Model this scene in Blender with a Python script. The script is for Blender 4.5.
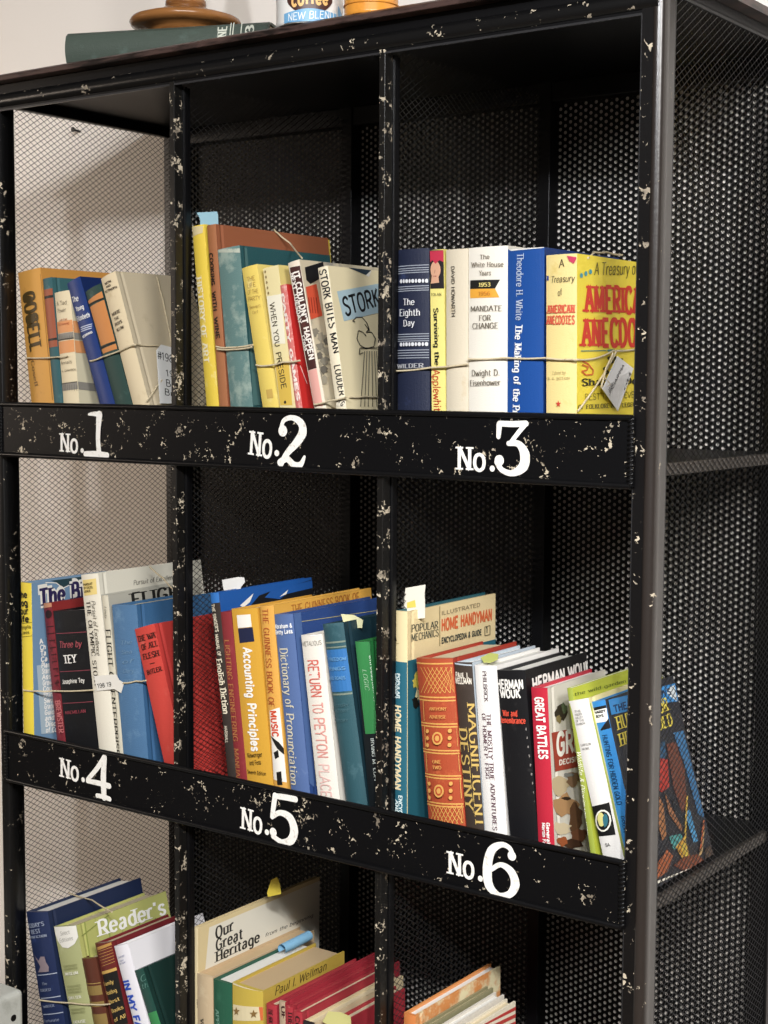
import bpy, math, random
from mathutils import Vector, Matrix
random.seed(7)
S = bpy.context.scene
for o in list(bpy.data.objects): bpy.data.objects.remove(o)
COL = S.collection
V3 = Vector

# ------------------------------------------------------------------ camera
CAM = V3((0.6645, -1.3291, 1.4732)); YAW, PITCH, ROLL, FPX = 36.0031, -5.0292, 0.3248, 1512.73
_y, _p, _r = math.radians(YAW), math.radians(PITCH), math.radians(ROLL)
FWD = V3((-math.sin(_y) * math.cos(_p), math.cos(_y) * math.cos(_p), math.sin(_p)))
_rt = V3((math.cos(_y), math.sin(_y), 0)); _up = _rt.cross(FWD)
RIGHT = _rt * math.cos(_r) + _up * math.sin(_r); UP = _up * math.cos(_r) - _rt * math.sin(_r)
cd = bpy.data.cameras.new('camera'); cam = bpy.data.objects.new('camera', cd); COL.objects.link(cam)
cd.sensor_fit = 'VERTICAL'; cd.sensor_height = 36.0; cd.lens = FPX / 1024 * 36.0; cd.clip_start = 0.05
cam.matrix_world = Matrix(((RIGHT.x, UP.x, -FWD.x, CAM.x), (RIGHT.y, UP.y, -FWD.y, CAM.y), (RIGHT.z, UP.z, -FWD.z, CAM.z), (0, 0, 0, 1)))
S.camera = cam
def ray(u, v): return FWD + RIGHT * ((u - 384) / FPX) + UP * ((512 - v) / FPX)
def hit(u, v, p, n):
    d = ray(u, v); return CAM + d * ((p - CAM).dot(n) / d.dot(n))
def at_y(u, v, Y): return hit(u, v, V3((0, Y, 0)), V3((0, 1, 0)))
def pix(P):
    d = P - CAM; z = d.dot(FWD); return Vector((384 + FPX * d.dot(RIGHT) / z, 512 - FPX * d.dot(UP) / z))

# ------------------------------------------------------------------ light
S.view_settings.view_transform = 'Standard'; S.view_settings.look = 'None'
S.view_settings.exposure = 0.1; S.view_settings.gamma = 1.0; S.view_settings.use_curve_mapping = False
W = bpy.data.worlds.new('room_light'); S.world = W; W.use_nodes = True
W.node_tree.nodes['Background'].inputs[0].default_value = (1.0, 0.86, 0.72, 1); W.node_tree.nodes['Background'].inputs[1].default_value = 0.10
def lamp(name, kind, loc, energy, color, **kw):
    l = bpy.data.lights.new(name, kind); l.energy = energy; l.color = color
    for k, v in kw.items(): setattr(l, k, v)
    o = bpy.data.objects.new(name, l); COL.objects.link(o); o.location = loc; return o
lamp('ceiling_bulb_light', 'POINT', (0.25, -1.72, 2.30), 66, (0.97, 0.98, 1.0), shadow_soft_size=0.045)
lamp('ceiling_bulb_light', 'POINT', (0.86, -1.72, 2.38), 84, (0.97, 0.98, 1.0), shadow_soft_size=0.05)
pl = lamp('added_right_fill_light', 'AREA', (1.85, -1.7, 2.5), 50, (1, 0.98, 0.95), shape='RECTANGLE', size=0.5, size_y=0.4)  # added fill from the right, brightens the front boards of the books
pl.rotation_euler = (V3((-0.15, 0.1, 1.0)) - V3((1.85, -1.7, 2.5))).to_track_quat('-Z', 'Y').to_euler()
sp = lamp('added_lower_fill_light', 'SPOT', (1.15, -1.75, 2.42), 165, (1, 0.98, 0.95), shadow_soft_size=0.05, spot_size=math.radians(38), spot_blend=1.0)  # added fill spot that lifts the lower rows
sp.rotation_euler = (V3((-0.35, 0.05, 0.62)) - V3((1.15, -1.75, 2.42))).to_track_quat('-Z', 'Y').to_euler()
fl = lamp('added_warm_wall_fill_light', 'SPOT', (-2.9, -1.5, 1.7), 125, (1, 0.83, 0.68), shadow_soft_size=0.35, spot_size=math.radians(56), spot_blend=0.8)  # added fill in place of warm bounce light on the left wall
fl.rotation_euler = (V3((-1.75, 0.356, 1.3)) - V3((-2.9, -1.5, 1.7))).to_track_quat('-Z', 'Y').to_euler()

# ------------------------------------------------------------------ materials
def lin(h):
    h = h.lstrip('#'); r = []
    for i in (0, 2, 4):
        c = int(h[i:i + 2], 16) / 255; r.append(c / 12.92 if c <= 0.04045 else ((c + 0.055) / 1.055) ** 2.4)
    y = .2126 * r[0] + .7152 * r[1] + .0722 * r[2]
    return (*[(c + (y - c) * 0.09) * 0.93 for c in r], 1)
_M = {}
def mat(hexc, rough=0.55, wear=None, amount=0.5, scale=60, bump=0.0, bscale=900, metal=0.0, spec=0.4, stretch=None, detail=5, thin=0.08):
    """plain printed / dyed surface; 'wear' = second colour that shows where the surface is rubbed"""
    key = (hexc, rough, wear, amount, scale, bump, bscale, metal, spec, stretch)
    if key in _M: return _M[key]
    m = bpy.data.materials.new('surface_' + hexc.strip('#')); m.use_nodes = True; nt = m.node_tree; b = nt.nodes['Principled BSDF']
    b.inputs['Base Color'].default_value = lin(hexc); b.inputs['Roughness'].default_value = rough; b.inputs['Metallic'].default_value = metal
    b.inputs['Specular IOR Level'].default_value = spec
    tc = nt.nodes.new('ShaderNodeTexCoord'); vec = tc.outputs['Object']
    if stretch:
        mp = nt.nodes.new('ShaderNodeMapping'); mp.inputs['Scale'].default_value = stretch; nt.links.new(vec, mp.inputs[0]); vec = mp.outputs[0]
    if wear:
        n1 = nt.nodes.new('ShaderNodeTexNoise'); n1.inputs['Scale'].default_value = scale; n1.inputs['Detail'].default_value = detail; n1.inputs['Roughness'].default_value = 0.65
        nt.links.new(vec, n1.inputs['Vector'])
        cr = nt.nodes.new('ShaderNodeValToRGB'); c0 = 0.68 - 0.3 * amount
        cr.color_ramp.elements[0].position = c0; cr.color_ramp.elements[1].position = c0 + thin + 0.06
        nt.links.new(n1.outputs['Fac'], cr.inputs[0])
        mx = nt.nodes.new('ShaderNodeMix'); mx.data_type = 'RGBA'
        mx.inputs['A'].default_value = lin(hexc); mx.inputs['B'].default_value = lin(wear)
        nt.links.new(cr.outputs[0], mx.inputs['Factor']); nt.links.new(mx.outputs['Result'], b.inputs['Base Color'])
    if bump:
        n2 = nt.nodes.new('ShaderNodeTexNoise'); n2.inputs['Scale'].default_value = bscale; n2.inputs['Detail'].default_value = 2
        nt.links.new(vec, n2.inputs['Vector']); bp = nt.nodes.new('ShaderNodeBump'); bp.inputs['Strength'].default_value = bump; bp.inputs['Distance'].default_value = 0.001
        nt.links.new(n2.outputs['Fac'], bp.inputs['Height']); nt.links.new(bp.outputs[0], b.inputs['Normal'])
    _M[key] = m; return m
def black_metal(name, chips=0.0, base='#0b0b0d', rough=0.36, cscale=70, chipcol='#c9bba2', spec=0.45):
    """black painted iron; the paint has flaked off in clusters where chips > 0"""
    m = bpy.data.materials.new(name); m.use_nodes = True; nt = m.node_tree; L = nt.links; b = nt.nodes['Principled BSDF']
    b.inputs['Base Color'].default_value = lin(base); b.inputs['Roughness'].default_value = rough; b.inputs['Specular IOR Level'].default_value = spec
    tc = nt.nodes.new('ShaderNodeTexCoord')
    n3 = nt.nodes.new('ShaderNodeTexNoise'); n3.inputs['Scale'].default_value = 240; n3.inputs['Detail'].default_value = 3; L.new(tc.outputs['Object'], n3.inputs['Vector'])
    bp = nt.nodes.new('ShaderNodeBump'); bp.inputs['Strength'].default_value = 0.12; bp.inputs['Distance'].default_value = 0.001
    L.new(n3.outputs['Fac'], bp.inputs['Height']); L.new(bp.outputs[0], b.inputs['Normal'])
    if chips > 0:
        a = nt.nodes.new('ShaderNodeTexNoise'); a.inputs['Scale'].default_value = cscale; a.inputs['Detail'].default_value = 3.0; a.inputs['Roughness'].default_value = 0.6; a.inputs['Distortion'].default_value = 0.7
        c = nt.nodes.new('ShaderNodeTexNoise'); c.inputs['Scale'].default_value = cscale * 0.24; c.inputs['Detail'].default_value = 1.5
        for n in (a, c): L.new(tc.outputs['Object'], n.inputs['Vector'])
        s = nt.nodes.new('ShaderNodeMath'); s.operation = 'MULTIPLY_ADD'; L.new(c.outputs['Fac'], s.inputs[0]); s.inputs[1].default_value = 0.75; L.new(a.outputs['Fac'], s.inputs[2])
        r = nt.nodes.new('ShaderNodeMapRange'); t = chips
        r.inputs['From Min'].default_value = t; r.inputs['From Max'].default_value = t + 0.012; L.new(s.outputs[0], r.inputs['Value'])
        hue = nt.nodes.new('ShaderNodeTexNoise'); hue.inputs['Scale'].default_value = 45; L.new(tc.outputs['Object'], hue.inputs['Vector'])
        mc = nt.nodes.new('ShaderNodeMix'); mc.data_type = 'RGBA'; mc.inputs['A'].default_value = lin('#7a6f60'); mc.inputs['B'].default_value = lin(chipcol)
        hr = nt.nodes.new('ShaderNodeMapRange'); hr.inputs['From Min'].default_value = 0.38; hr.inputs['From Max'].default_value = 0.55
        L.new(hue.outputs['Fac'], hr.inputs['Value']); L.new(hr.outputs[0], mc.inputs['Factor'])
        mx = nt.nodes.new('ShaderNodeMix'); mx.data_type = 'RGBA'; mx.inputs['A'].default_value = lin(base)
        L.new(mc.outputs['Result'], mx.inputs['B']); L.new(r.outputs[0], mx.inputs['Factor']); L.new(mx.outputs['Result'], b.inputs['Base Color'])
        rr = nt.nodes.new('ShaderNodeMapRange'); rr.inputs['To Min'].default_value = rough; rr.inputs['To Max'].default_value = 0.8; L.new(r.outputs[0], rr.inputs['Value']); L.new(rr.outputs[0], b.inputs['Roughness'])
    return m
M_BLACK = black_metal('black_painted_iron', spec=0.28)
M_MESH = mat('#6c6c6e', 0.45, metal=1.0)
M_PERF = black_metal('black_punched_sheet', base='#070708', rough=0.55, spec=0.25)
M_CHIP = black_metal('chipped_black_paint', chips=1.07, cscale=225, spec=0.14, rough=0.45)
M_POST = black_metal('chipped_post_paint', chips=1.04, cscale=150, base='#100f10', rough=0.3)
M_BAR = black_metal('chipped_bar_paint', chips=1.015, cscale=230, base='#121110', rough=0.35)

M_LIP = mat('#2c2c2e', 0.3, spec=0.6)
M_POSTL = black_metal('chipped_left_post_paint', chips=1.09, cscale=150, base='#0d0d0e', rough=0.35)
M_POSTR = black_metal('lit_round_post_edge', chips=1.13, cscale=120, base='#2b2522', rough=0.28, spec=0.6)  # rounded side of the post: light painted in as a paler base, sparse chips
M_TOPR = black_metal('chipped_top_tube_paint', chips=1.075, cscale=150, base='#0f0f10', rough=0.3)
M_RAIL = black_metal('worn_shelf_edge', chips=1.2, base='#4a443e', rough=0.4)

# ------------------------------------------------------------------ mesh builder
class MB:
    def __init__(s): s.v = []; s.f = []; s.m = []; s.mats = []; s.smooth = []
    def mi(s, m):
        if m not in s.mats: s.mats.append(m)
        return s.mats.index(m)
    def add(s, vs, fs, m, smooth=False):
        o = len(s.v); i = s.mi(m); s.v += [tuple(v) for v in vs]
        for f in fs: s.f.append(tuple(o + k for k in f)); s.m.append(i); s.smooth.append(smooth)
    def box(s, a, b, m):
        x0, y0, z0 = a; x1, y1, z1 = b
        s.add([(x0, y0, z0), (x1, y0, z0), (x1, y1, z0), (x0, y1, z0), (x0, y0, z1), (x1, y0, z1), (x1, y1, z1), (x0, y1, z1)],
              [(0, 3, 2, 1), (4, 5, 6, 7), (0, 1, 5, 4), (1, 2, 6, 5), (2, 3, 7, 6), (3, 0, 4, 7)], m)
    def extrude(s, poly, axis, a, b, m, smooth=False):
        """closed 2D outline extruded along an axis ('x','y','z') from a to b"""
        def P(u, v, w): return {'x': (w, u, v), 'y': (u, w, v), 'z': (u, v, w)}[axis]
        n = len(poly); vs = [P(u, v, a) for u, v in poly] + [P(u, v, b) for u, v in poly]
        s.add(vs, [(i, (i + 1) % n, n + (i + 1) % n, n + i) for i in range(n)], m, smooth)
        s.add(vs, [tuple(range(n - 1, -1, -1)), tuple(range(n, 2 * n))], m)
    def tube(s, pts, r, m, n=8, closed=False):
        pts = [V3(p) for p in pts]; k = len(pts); rings = []
        for i, p in enumerate(pts):
            a = pts[(i - 1) % k] if (closed or i > 0) else p; b = pts[(i + 1) % k] if (closed or i < k - 1) else p
            t = (b - a).normalized(); ref = V3((0, 0, 1)) if abs(t.z) < 0.9 else V3((1, 0, 0))
            u = t.cross(ref).normalized(); w = u.cross(t)
            rr = r[i] if isinstance(r, (list, tuple)) else r
            rings.append([p + u * (rr * math.cos(2 * math.pi * j / n)) + w * (rr * math.sin(2 * math.pi * j / n)) for j in range(n)])
        vs = [q for rg in rings for q in rg]; fs = []
        for i in range(k if closed else k - 1):
            for j in range(n):
                a = i * n; b = ((i + 1) % k) * n; fs.append((a + j, a + (j + 1) % n, b + (j + 1) % n, b + j))
        s.add(vs, fs, m, True)
        if not closed: s.add(vs, [tuple(range(n - 1, -1, -1)), tuple(range((k - 1) * n, k * n))], m)
    def lathe(s, prof, cx, cy, m, n=40):
        vs = []; fs = []
        for r, z in prof:
            for j in range(n): a = 2 * math.pi * j / n; vs.append((cx + r * math.cos(a), cy + r * math.sin(a), z))
        for i in range(len(prof) - 1):
            for j in range(n): fs.append((i * n + j, i * n + (j + 1) % n, (i + 1) * n + (j + 1) % n, (i + 1) * n + j))
        s.add(vs, fs, m, True); s.add(vs, [tuple(range(n - 1, -1, -1)), tuple(range((len(prof) - 1) * n, len(prof) * n))], m)
    def build(s, name, parent=None, bevel=0, label=None, segs=2):
        me = bpy.data.meshes.new(name); me.from_pydata(s.v, [], s.f)
        for m in s.mats: me.materials.append(m)
        me.polygons.foreach_set('material_index', s.m); me.polygons.foreach_set('use_smooth', s.smooth); me.update()
        o = bpy.data.objects.new(name, me); COL.objects.link(o)
        if parent: o.parent = parent
        if bevel:
            b = o.modifiers.new('edge', 'BEVEL'); b.width = bevel; b.segments = segs; b.limit_method = 'ANGLE'; b.angle_limit = math.radians(50)
        if label: o['label'] = label
        return o
def thing(name, label, cat, loc=(0, 0, 0), group=None):
    o = bpy.data.objects.new(name, None); COL.objects.link(o); o.location = loc; o.empty_display_size = 0.05
    return tag(o, label, cat, group)
def tag(o, label, cat, group=None):
    o['label'] = label; o['category'] = cat
    if group: o['group'] = group
    return o
def rounded(x0, y0, x1, y1, r, n=5):
    out = []
    for cx, cy, a0 in ((x1 - r, y1 - r, 0), (x0 + r, y1 - r, 90), (x0 + r, y0 + r, 180), (x1 - r, y0 + r, 270)):
        for k in range(n + 1): a = math.radians(a0 + 90 * k / n); out.append((cx + r * math.cos(a), cy + r * math.sin(a)))
    return out

# ------------------------------------------------------------------ lettering (single-stroke alphabet, given a width, contrast and serifs)
G = {
'A': (8, "0,0 4,10|4,10 8,0|1.5,3.6 6.5,3.6"), 'B': (7.4, "1,0 1,10|~1,10 3.8,10 5.8,9 5.8,6.4 3.8,5.3 1,5.3|~1,5.3 4.2,5.3 6.5,4.2 6.5,1.2 4.2,0 1,0"),
'C': (7.6, "~7,8 5.8,9.6 3.8,10 1.6,8.8 .6,5 1.6,1.2 3.8,0 5.8,.4 7,2"), 'D': (8, "1,0 1,10|~1,10 3.6,10 6.2,8.6 7.2,5 6.2,1.4 3.6,0 1,0"),
'E': (7, "1,0 1,10|1,10 6.2,10|1,5.2 5.2,5.2|1,0 6.5,0"), 'F': (6.6, "1,0 1,10|1,10 6.2,10|1,5.2 5,5.2"),
'G': (8, "~7,8 5.8,9.6 3.8,10 1.6,8.8 .6,5 1.6,1.2 3.8,0 5.8,.4 7,1.6|7,1.2 7,4.6|4.6,4.6 7.2,4.6"), 'H': (8, "1,0 1,10|7,0 7,10|1,5.2 7,5.2"),
'I': (2.6, "1.3,0 1.3,10"), 'J': (5.4, "~4.2,10 4.2,6 4.2,2.4 3.2,.4 1.6,0 .3,1.4"), 'K': (7.4, "1,0 1,10|6.6,10 1,4.4|2.8,6 7.2,0"), 'L': (6.4, "1,0 1,10|1,0 6,0"),
'M': (10, "1,0 1,10|1,10 5,1.5|5,1.5 9,10|9,10 9,0"), 'N': (8, "1,0 1,10|1,10 7,0|7,0 7,10"), 'O': (8.4, "~4.2,10 1.8,9 .6,5 1.8,1 4.2,0 6.6,1 7.8,5 6.6,9 4.2,10"),
'P': (7, "1,0 1,10|~1,10 4.2,10 6.4,8.8 6.4,6 4.2,4.8 1,4.8"), 'Q': (8.4, "~4.2,10 1.8,9 .6,5 1.8,1 4.2,0 6.6,1 7.8,5 6.6,9 4.2,10|5,2.4 7.8,-1"),
'R': (7.6, "1,0 1,10|~1,10 4.2,10 6.4,8.8 6.4,6 4.2,4.8 1,4.8|3.8,4.8 7.2,0"), 'S': (7, "~6.3,8.2 5.2,9.7 3.4,10 1.4,9 1,7.2 2.4,5.8 4.8,4.7 6.4,3.2 6.2,1.2 4.2,0 2.2,.2 .7,1.8"),
'T': (7.2, "3.6,0 3.6,10|0,10 7.2,10"), 'U': (8, "~1,10 1,6 1,3.2 2.2,.6 4,0 5.8,.6 7,3.2 7,6 7,10"), 'V': (7.6, "0,10 3.8,0|3.8,0 7.6,10"),
'W': (11, "0,10 2.8,0|2.8,0 5.5,9|5.5,9 8.2,0|8.2,0 11,10"), 'X': (7.4, "0,0 7,10|.2,10 7.4,0"), 'Y': (7.4, "0,10 3.7,5|7.4,10 3.7,5|3.7,5 3.7,0"), 'Z': (7, ".5,10 6.6,10|6.6,10 .4,0|.4,0 6.8,0"),
'a': (6.6, "~1.2,5.8 2.4,6.9 4,6.8 5,5.6 5,3 5,0|~5,4 3,3.8 1,2.8 .8,1 2.2,0 3.8,.4 5,2"), 'b': (6.8, "1,0 1,10|~1,5 2.4,6.8 4.2,6.8 6,5 6,2 4.2,0 2.4,0 1,1.6"),
'c': (6, "~5.4,5.6 4,6.9 2.4,6.7 .7,5 .7,2 2.2,.1 4,0 5.4,1.2"), 'd': (6.8, "5.8,0 5.8,10|~5.8,5 4.4,6.8 2.6,6.8 .8,5 .8,2 2.6,0 4.4,0 5.8,1.6"),
'e': (6.4, "~.8,3.7 3,3.7 5.7,3.7 5.3,5.8 3.3,7 1.2,5.8 .6,3.5 1.2,1 3.3,0 5.6,1.2"), 'f': (4.6, "~4.6,9.4 3.4,10 2.2,9 2,7 2,3 2,0|.4,6.8 4.2,6.8"),
'g': (6.8, "~5.8,5 4.4,6.8 2.6,6.8 .8,5 .8,2 2.6,.2 4.4,.2 5.8,1.8|~5.8,6.8 5.8,2 5.6,-2 3.6,-3 1.2,-2.2"), 'h': (6.8, "1,0 1,10|~1,4.6 2.6,6.6 4.4,6.8 5.8,5.4 5.8,3 5.8,0"),
'i': (2.6, "1.3,0 1.3,6.8|1.3,8.8 1.3,9.9"), 'j': (3, "~2,6.8 2,2 1.8,-2 .2,-3|2,8.8 2,9.9"), 'k': (6.2, "1,0 1,10|5.4,6.8 1,2.8|2.6,4.2 6,0"), 'l': (2.6, "1.3,0 1.3,10"),
'm': (10, "1,0 1,6.8|~1,4.8 2.4,6.6 3.8,6.8 5,5.4 5,3 5,0|~5,4.8 6.4,6.6 7.8,6.8 9,5.4 9,3 9,0"), 'n': (6.8, "1,0 1,6.8|~1,4.6 2.6,6.6 4.4,6.8 5.8,5.4 5.8,3 5.8,0"),
'o': (6.6, "~3.3,6.9 1.3,6 .6,3.5 1.3,1 3.3,0 5.3,1 6,3.5 5.3,6 3.3,6.9"), 'p': (6.8, "1,-3 1,6.8|~1,5 2.4,6.8 4.2,6.8 6,5 6,2 4.2,0 2.4,0 1,1.6"), 'q': (6.8, "5.8,-3 5.8,6.8|~5.8,5 4.4,6.8 2.6,6.8 .8,5 .8,2 2.6,0 4.4,0 5.8,1.6"),
'r': (4.8, "1,0 1,6.8|~1,4 2,6.2 3.6,6.9 4.8,6.4"), 's': (5.8, "~5.2,5.6 4,6.9 2.2,6.8 1,5.6 1.4,4.2 3.6,3.3 5.2,2.2 4.8,.5 3,0 .8,1.2"), 't': (4.6, "~2,9 2,5 2,1.6 2.8,.2 4.4,.4|.3,6.8 4.2,6.8"),
'u': (6.8, "~1,6.8 1,3.6 1.2,1 2.8,0 4.4,.4 5.8,2|5.8,0 5.8,6.8"), 'v': (6, "0,6.8 3,0|3,0 6,6.8"), 'w': (9, "0,6.8 2.3,0|2.3,0 4.5,6.2|4.5,6.2 6.7,0|6.7,0 9,6.8"), 'x': (6, "0,0 5.8,6.8|.2,6.8 6,0"),
'y': (6, "0,6.8 3,0|~6,6.8 3,0 1.6,-2.6 0,-3"), 'z': (5.8, ".5,6.8 5.3,6.8|5.3,6.8 .4,0|.4,0 5.6,0"),
'0': (7, "~3.5,10 1.4,9 .6,5 1.4,1 3.5,0 5.6,1 6.4,5 5.6,9 3.5,10"), '1': (4.6, "2.6,0 2.6,10|.6,8.2 2.6,10"), '2': (7, "~.8,7.4 1.4,9.4 3.4,10 5.6,9.2 6,7 4.6,4.6 2.4,2.2 .6,0|.6,0 6.4,0"),
'3': (7, "~.8,8.4 2.4,10 4.8,9.6 5.8,7.8 4.8,5.8 3,5.3 5.2,4.8 6.4,2.8 5.2,.6 2.6,0 .6,1.6"), '4': (7.2, "5,0 5,10|5,10 .4,3|.4,3 7,3"), '5': (7, "1.4,10 5.8,10|1.4,10 1,5.4|~1,5.4 3,6.4 5.4,5.6 6.2,3.2 5.2,.8 2.8,0 .6,1.4"),
'6': (7, "~5.8,8.8 4.4,10 2.4,9.2 .8,6 .8,2.6 2,.4 3.6,0 5.6,1 6.2,3.2 5.2,5.4 3.4,6 1.6,5 .8,3"), '7': (7, ".6,10 6.2,10|6.2,10 2.6,0"), '8': (7, "~3.5,10 1.4,9 1.4,6.6 3.5,5.4 5.6,6.6 5.6,9 3.5,10|~3.5,5.4 1,4 .8,1.4 3.5,0 6.2,1.4 6,4 3.5,5.4"),
'9': (7, "~1,1 2.6,0 4.8,.8 6.2,4 6.2,7.4 5,9.6 3.4,10 1.4,9 .8,6.8 1.8,4.6 3.6,4 5.4,5 6.2,7"), '&': (8, "~7.6,0 4.6,4 2,7.6 2.4,9.6 3.8,10 5,8.6 3.6,6 1,3.6 1,1 3,0 5.4,1 7.2,4.4"), '#': (7, "2,0 3,10|5,0 6,10|.4,3.4 7,3.4|.6,6.6 7.2,6.6"),
'.': (2.6, "1.3,0 1.3,1"), ',': (2.6, "1.4,.8 .8,-1.6"), "'": (2.4, "1.2,10 1,7.6"), '-': (5, ".8,4 4.2,4"), ' ': (4, ""), ':': (2.6, "1.3,0 1.3,1|1.3,5 1.3,6"),
}
STY = {'sans': dict(w=.15), 'bold': dict(w=.25), 'serif': dict(w=.17, c=.45, serif=1), 'slab': dict(w=.24, c=.5, serif=1.25), 'paint': dict(w=.19, c=.75, serif=1.0), 'ink': dict(w=.19, c=.8, shear=.05), 'light': dict(w=.09), 'ital': dict(w=.14, c=.5, shear=.25), 'hand': dict(w=.12, shear=.06), 'brush': dict(w=.2, c=.75), 'halo': dict(w=.62), 'fat': dict(w=.32, c=.5, serif=.85)}
def glyph_strokes(ch):
    wd, src = G.get(ch, (6, "")); out = []
    for st in src.split('|'):
        if not st: continue
        sm = st[0] == '~'; pts = [tuple(float(c) for c in p.split(',')) for p in st.lstrip('~').split()]
        if sm:
            n = len(pts); cl = pts[0] == pts[-1]; res = []
            for i in range(n - 1):
                p0 = pts[i - 1] if i > 0 else (pts[n - 2] if cl else pts[0]); p1, p2 = pts[i], pts[i + 1]
                p3 = pts[i + 2] if i + 2 < n else (pts[1] if cl else pts[-1])
                for k in range(4):
                    t = k / 4; res.append(tuple(.5 * (2 * b + (c - a) * t + (2 * a - 5 * b + 4 * c - d) * t * t + (3 * b - a - 3 * c + d) * t ** 3) for a, b, c, d in zip(p0, p1, p2, p3)))
            res.append(pts[-1]); pts = res
        out.append((sm, pts))
    return wd, out
_GC = {}
def text_polys(s, style):
    """list of quads in em units (cap height 1), and total advance"""
    st = STY[style]; w0 = st['w']; c = st.get('c', 1); ser = st.get('serif', 0); sh = st.get('shear', 0); x = 0; out = []
    for ch in s:
        if ch not in _GC: _GC[ch] = glyph_strokes(ch)
        wd, strokes = _GC[ch]
        for sm, pts in strokes:
            P = [(p[0] / 10, p[1] / 10) for p in pts]; n = len(P); L = []; R = []
            for i in range(n):
                a = P[max(i - 1, 0)]; b = P[min(i + 1, n - 1)]; dx, dy = b[0] - a[0], b[1] - a[1]; l = math.hypot(dx, dy) or 1; dx /= l; dy /= l
                hw = .5 * w0 * (c + (1 - c) * abs(dy)); px, py = P[i]
                if not sm:
                    e = hw * .5 * (1 if i else -1)
                    if c == 1 or abs(dy) < .3: px += dx * e; py += dy * e
                L.append((px - dy * hw, py + dx * hw)); R.append((px + dy * hw, py - dx * hw))
                if ser and i in (0, n - 1) and abs(dy) > .75 and l > .25 and min(abs(py - q) for q in (0, 1, .68, -.3)) < .04 and not (sm and ch in 'ceasgtfjyr036982&C'):
                    bl = w0 * (.62 + .55 * ser); t = w0 * c * .55
                    up = 1 if py < .2 else -1
                    out.append([(x + px - bl, py), (x + px + bl, py), (x + px + bl, py + up * t), (x + px - bl, py + up * t)])
            for i in range(n - 1): out.append([(x + q[0], q[1]) for q in (L[i], R[i], R[i + 1], L[i + 1])])
        x += wd / 10 + .06 + w0 * .35
    if sh: out = [[(a + sh * b, b) for a, b in q] for q in out]
    return out, max(x, .1)

# ================================================================== the room
def structure(o): o['kind'] = 'structure'; return o
D = 0.338; YB = 0.3535; YW = 0.356
RZ = [1.3679, 0.9279, 0.4879, 0.0479]; RH = 0.0719; ZT = 1.8185; SH = 0.0235
XL, XD1, XD2, XR = -0.929, -0.6155, -0.307, 0.0
M_WALL = mat('#efe8e0', 0.85, bump=0.15, bscale=160, spec=0.2)
mb = MB(); mb.box((-4.2, YW, 0), (3.4, YW + 0.12, 2.9), M_WALL); structure(mb.build('wall_back'))
mb = MB(); mb.box((-4.2, -4.5, -0.06), (3.4, YW, 0), mat('#8a7a66', 0.6, '#6d5d4c', 0.6, 9)); structure(mb.build('floor'))
mb = MB(); mb.box((-4.2, YW - 0.015, 0), (-0.98, YW - 0.0005, 0.12), mat('#e6e0d6', 0.6)); structure(mb.build('baseboard_back', bevel=0.003))

# ================================================================== the bookcase
CASE = thing('bookcase', 'tall black iron cubby bookcase with wire mesh sides and hand-numbered bin rails', 'bookcase', (-0.455, 0.18, 0))
def part(mb, name, bevel=0, label=None, parent=None):
    o = mb.build(name, None, bevel, label); o.parent = parent or CASE
    if not parent: o.matrix_parent_inverse = Matrix.Translation(-CASE.location)
    return o
for x0, x1 in ((-0.947, -0.929), (0.0, 0.020)):
    s = 1 if x0 >= 0 else -1; xm = 0.016 if s > 0 else -0.936
    mb = MB()
    if s > 0:
        arc = [(.012 + .008 * math.sin(math.radians(t)), .008 - .008 * math.cos(math.radians(t))) for t in range(0, 91, 10)]
        mb.extrude([(.0095, .0)] + arc + [(.020, .025), (.0095, .025)], 'z', 0, 1.8405, M_POSTR, True)
        mb.box((-.003, .0004, 0), (.0096, .025, 1.8405), M_POST); mb.box((-.0036, .0002, 0), (-.0026, .003, ZT), M_LIP)
        mb.box((xm - .007, .029, 0), (xm + .001, .033, 1.8405), M_BLACK)
    else:
        mb.extrude([(-.928, .023), (-.947, .023)] + [(-.939 - .008 * math.cos(math.radians(t)), .008 - .008 * math.sin(math.radians(t))) for t in range(0, 91, 10)] + [(-.929, 0), (-.928, .001)], 'z', 0, 1.8405, M_POSTL, True)
        mb.box((xm - .0045, .029, 0), (xm + .003, .031, 1.8405), M_BLACK)
    mb.box((xm - .003, .0225, 0), (xm + .003, .029, 1.8405), M_BLACK); part(mb, 'corner_post')
    mb = MB(); mb.box((x0 if s < 0 else -.004, D - .012, 0), (x1 if s > 0 else -.925, YB + .001, 1.8405), M_BLACK); part(mb, 'corner_post', 0.002)
for xd in (XD1, XD2):
    mb = MB(); mb.box((xd - 0.004, 0.0, 0.03), (xd + 0.004, 0.014, ZT + 0.004), M_BAR)
    mb.box((xd - 0.002, 0.014, 0.03), (xd + 0.006, 0.0155, ZT), M_BLACK); mb.box((xd + 0.004, 0.0155, 0.03), (xd + 0.006, 0.021, ZT), M_BLACK)
    mb.box((xd - 0.003, 0.0155, 0.03), (xd + 0.002, 0.03, ZT), M_BLACK); part(mb, 'divider_post', 0.0008)
    mb = MB(); mb.box((xd - 0.002, D - .007, 0.03), (xd + 0.016, YB - .0005, 1.8405), M_BLACK); part(mb, 'divider_post', 0.001)
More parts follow.
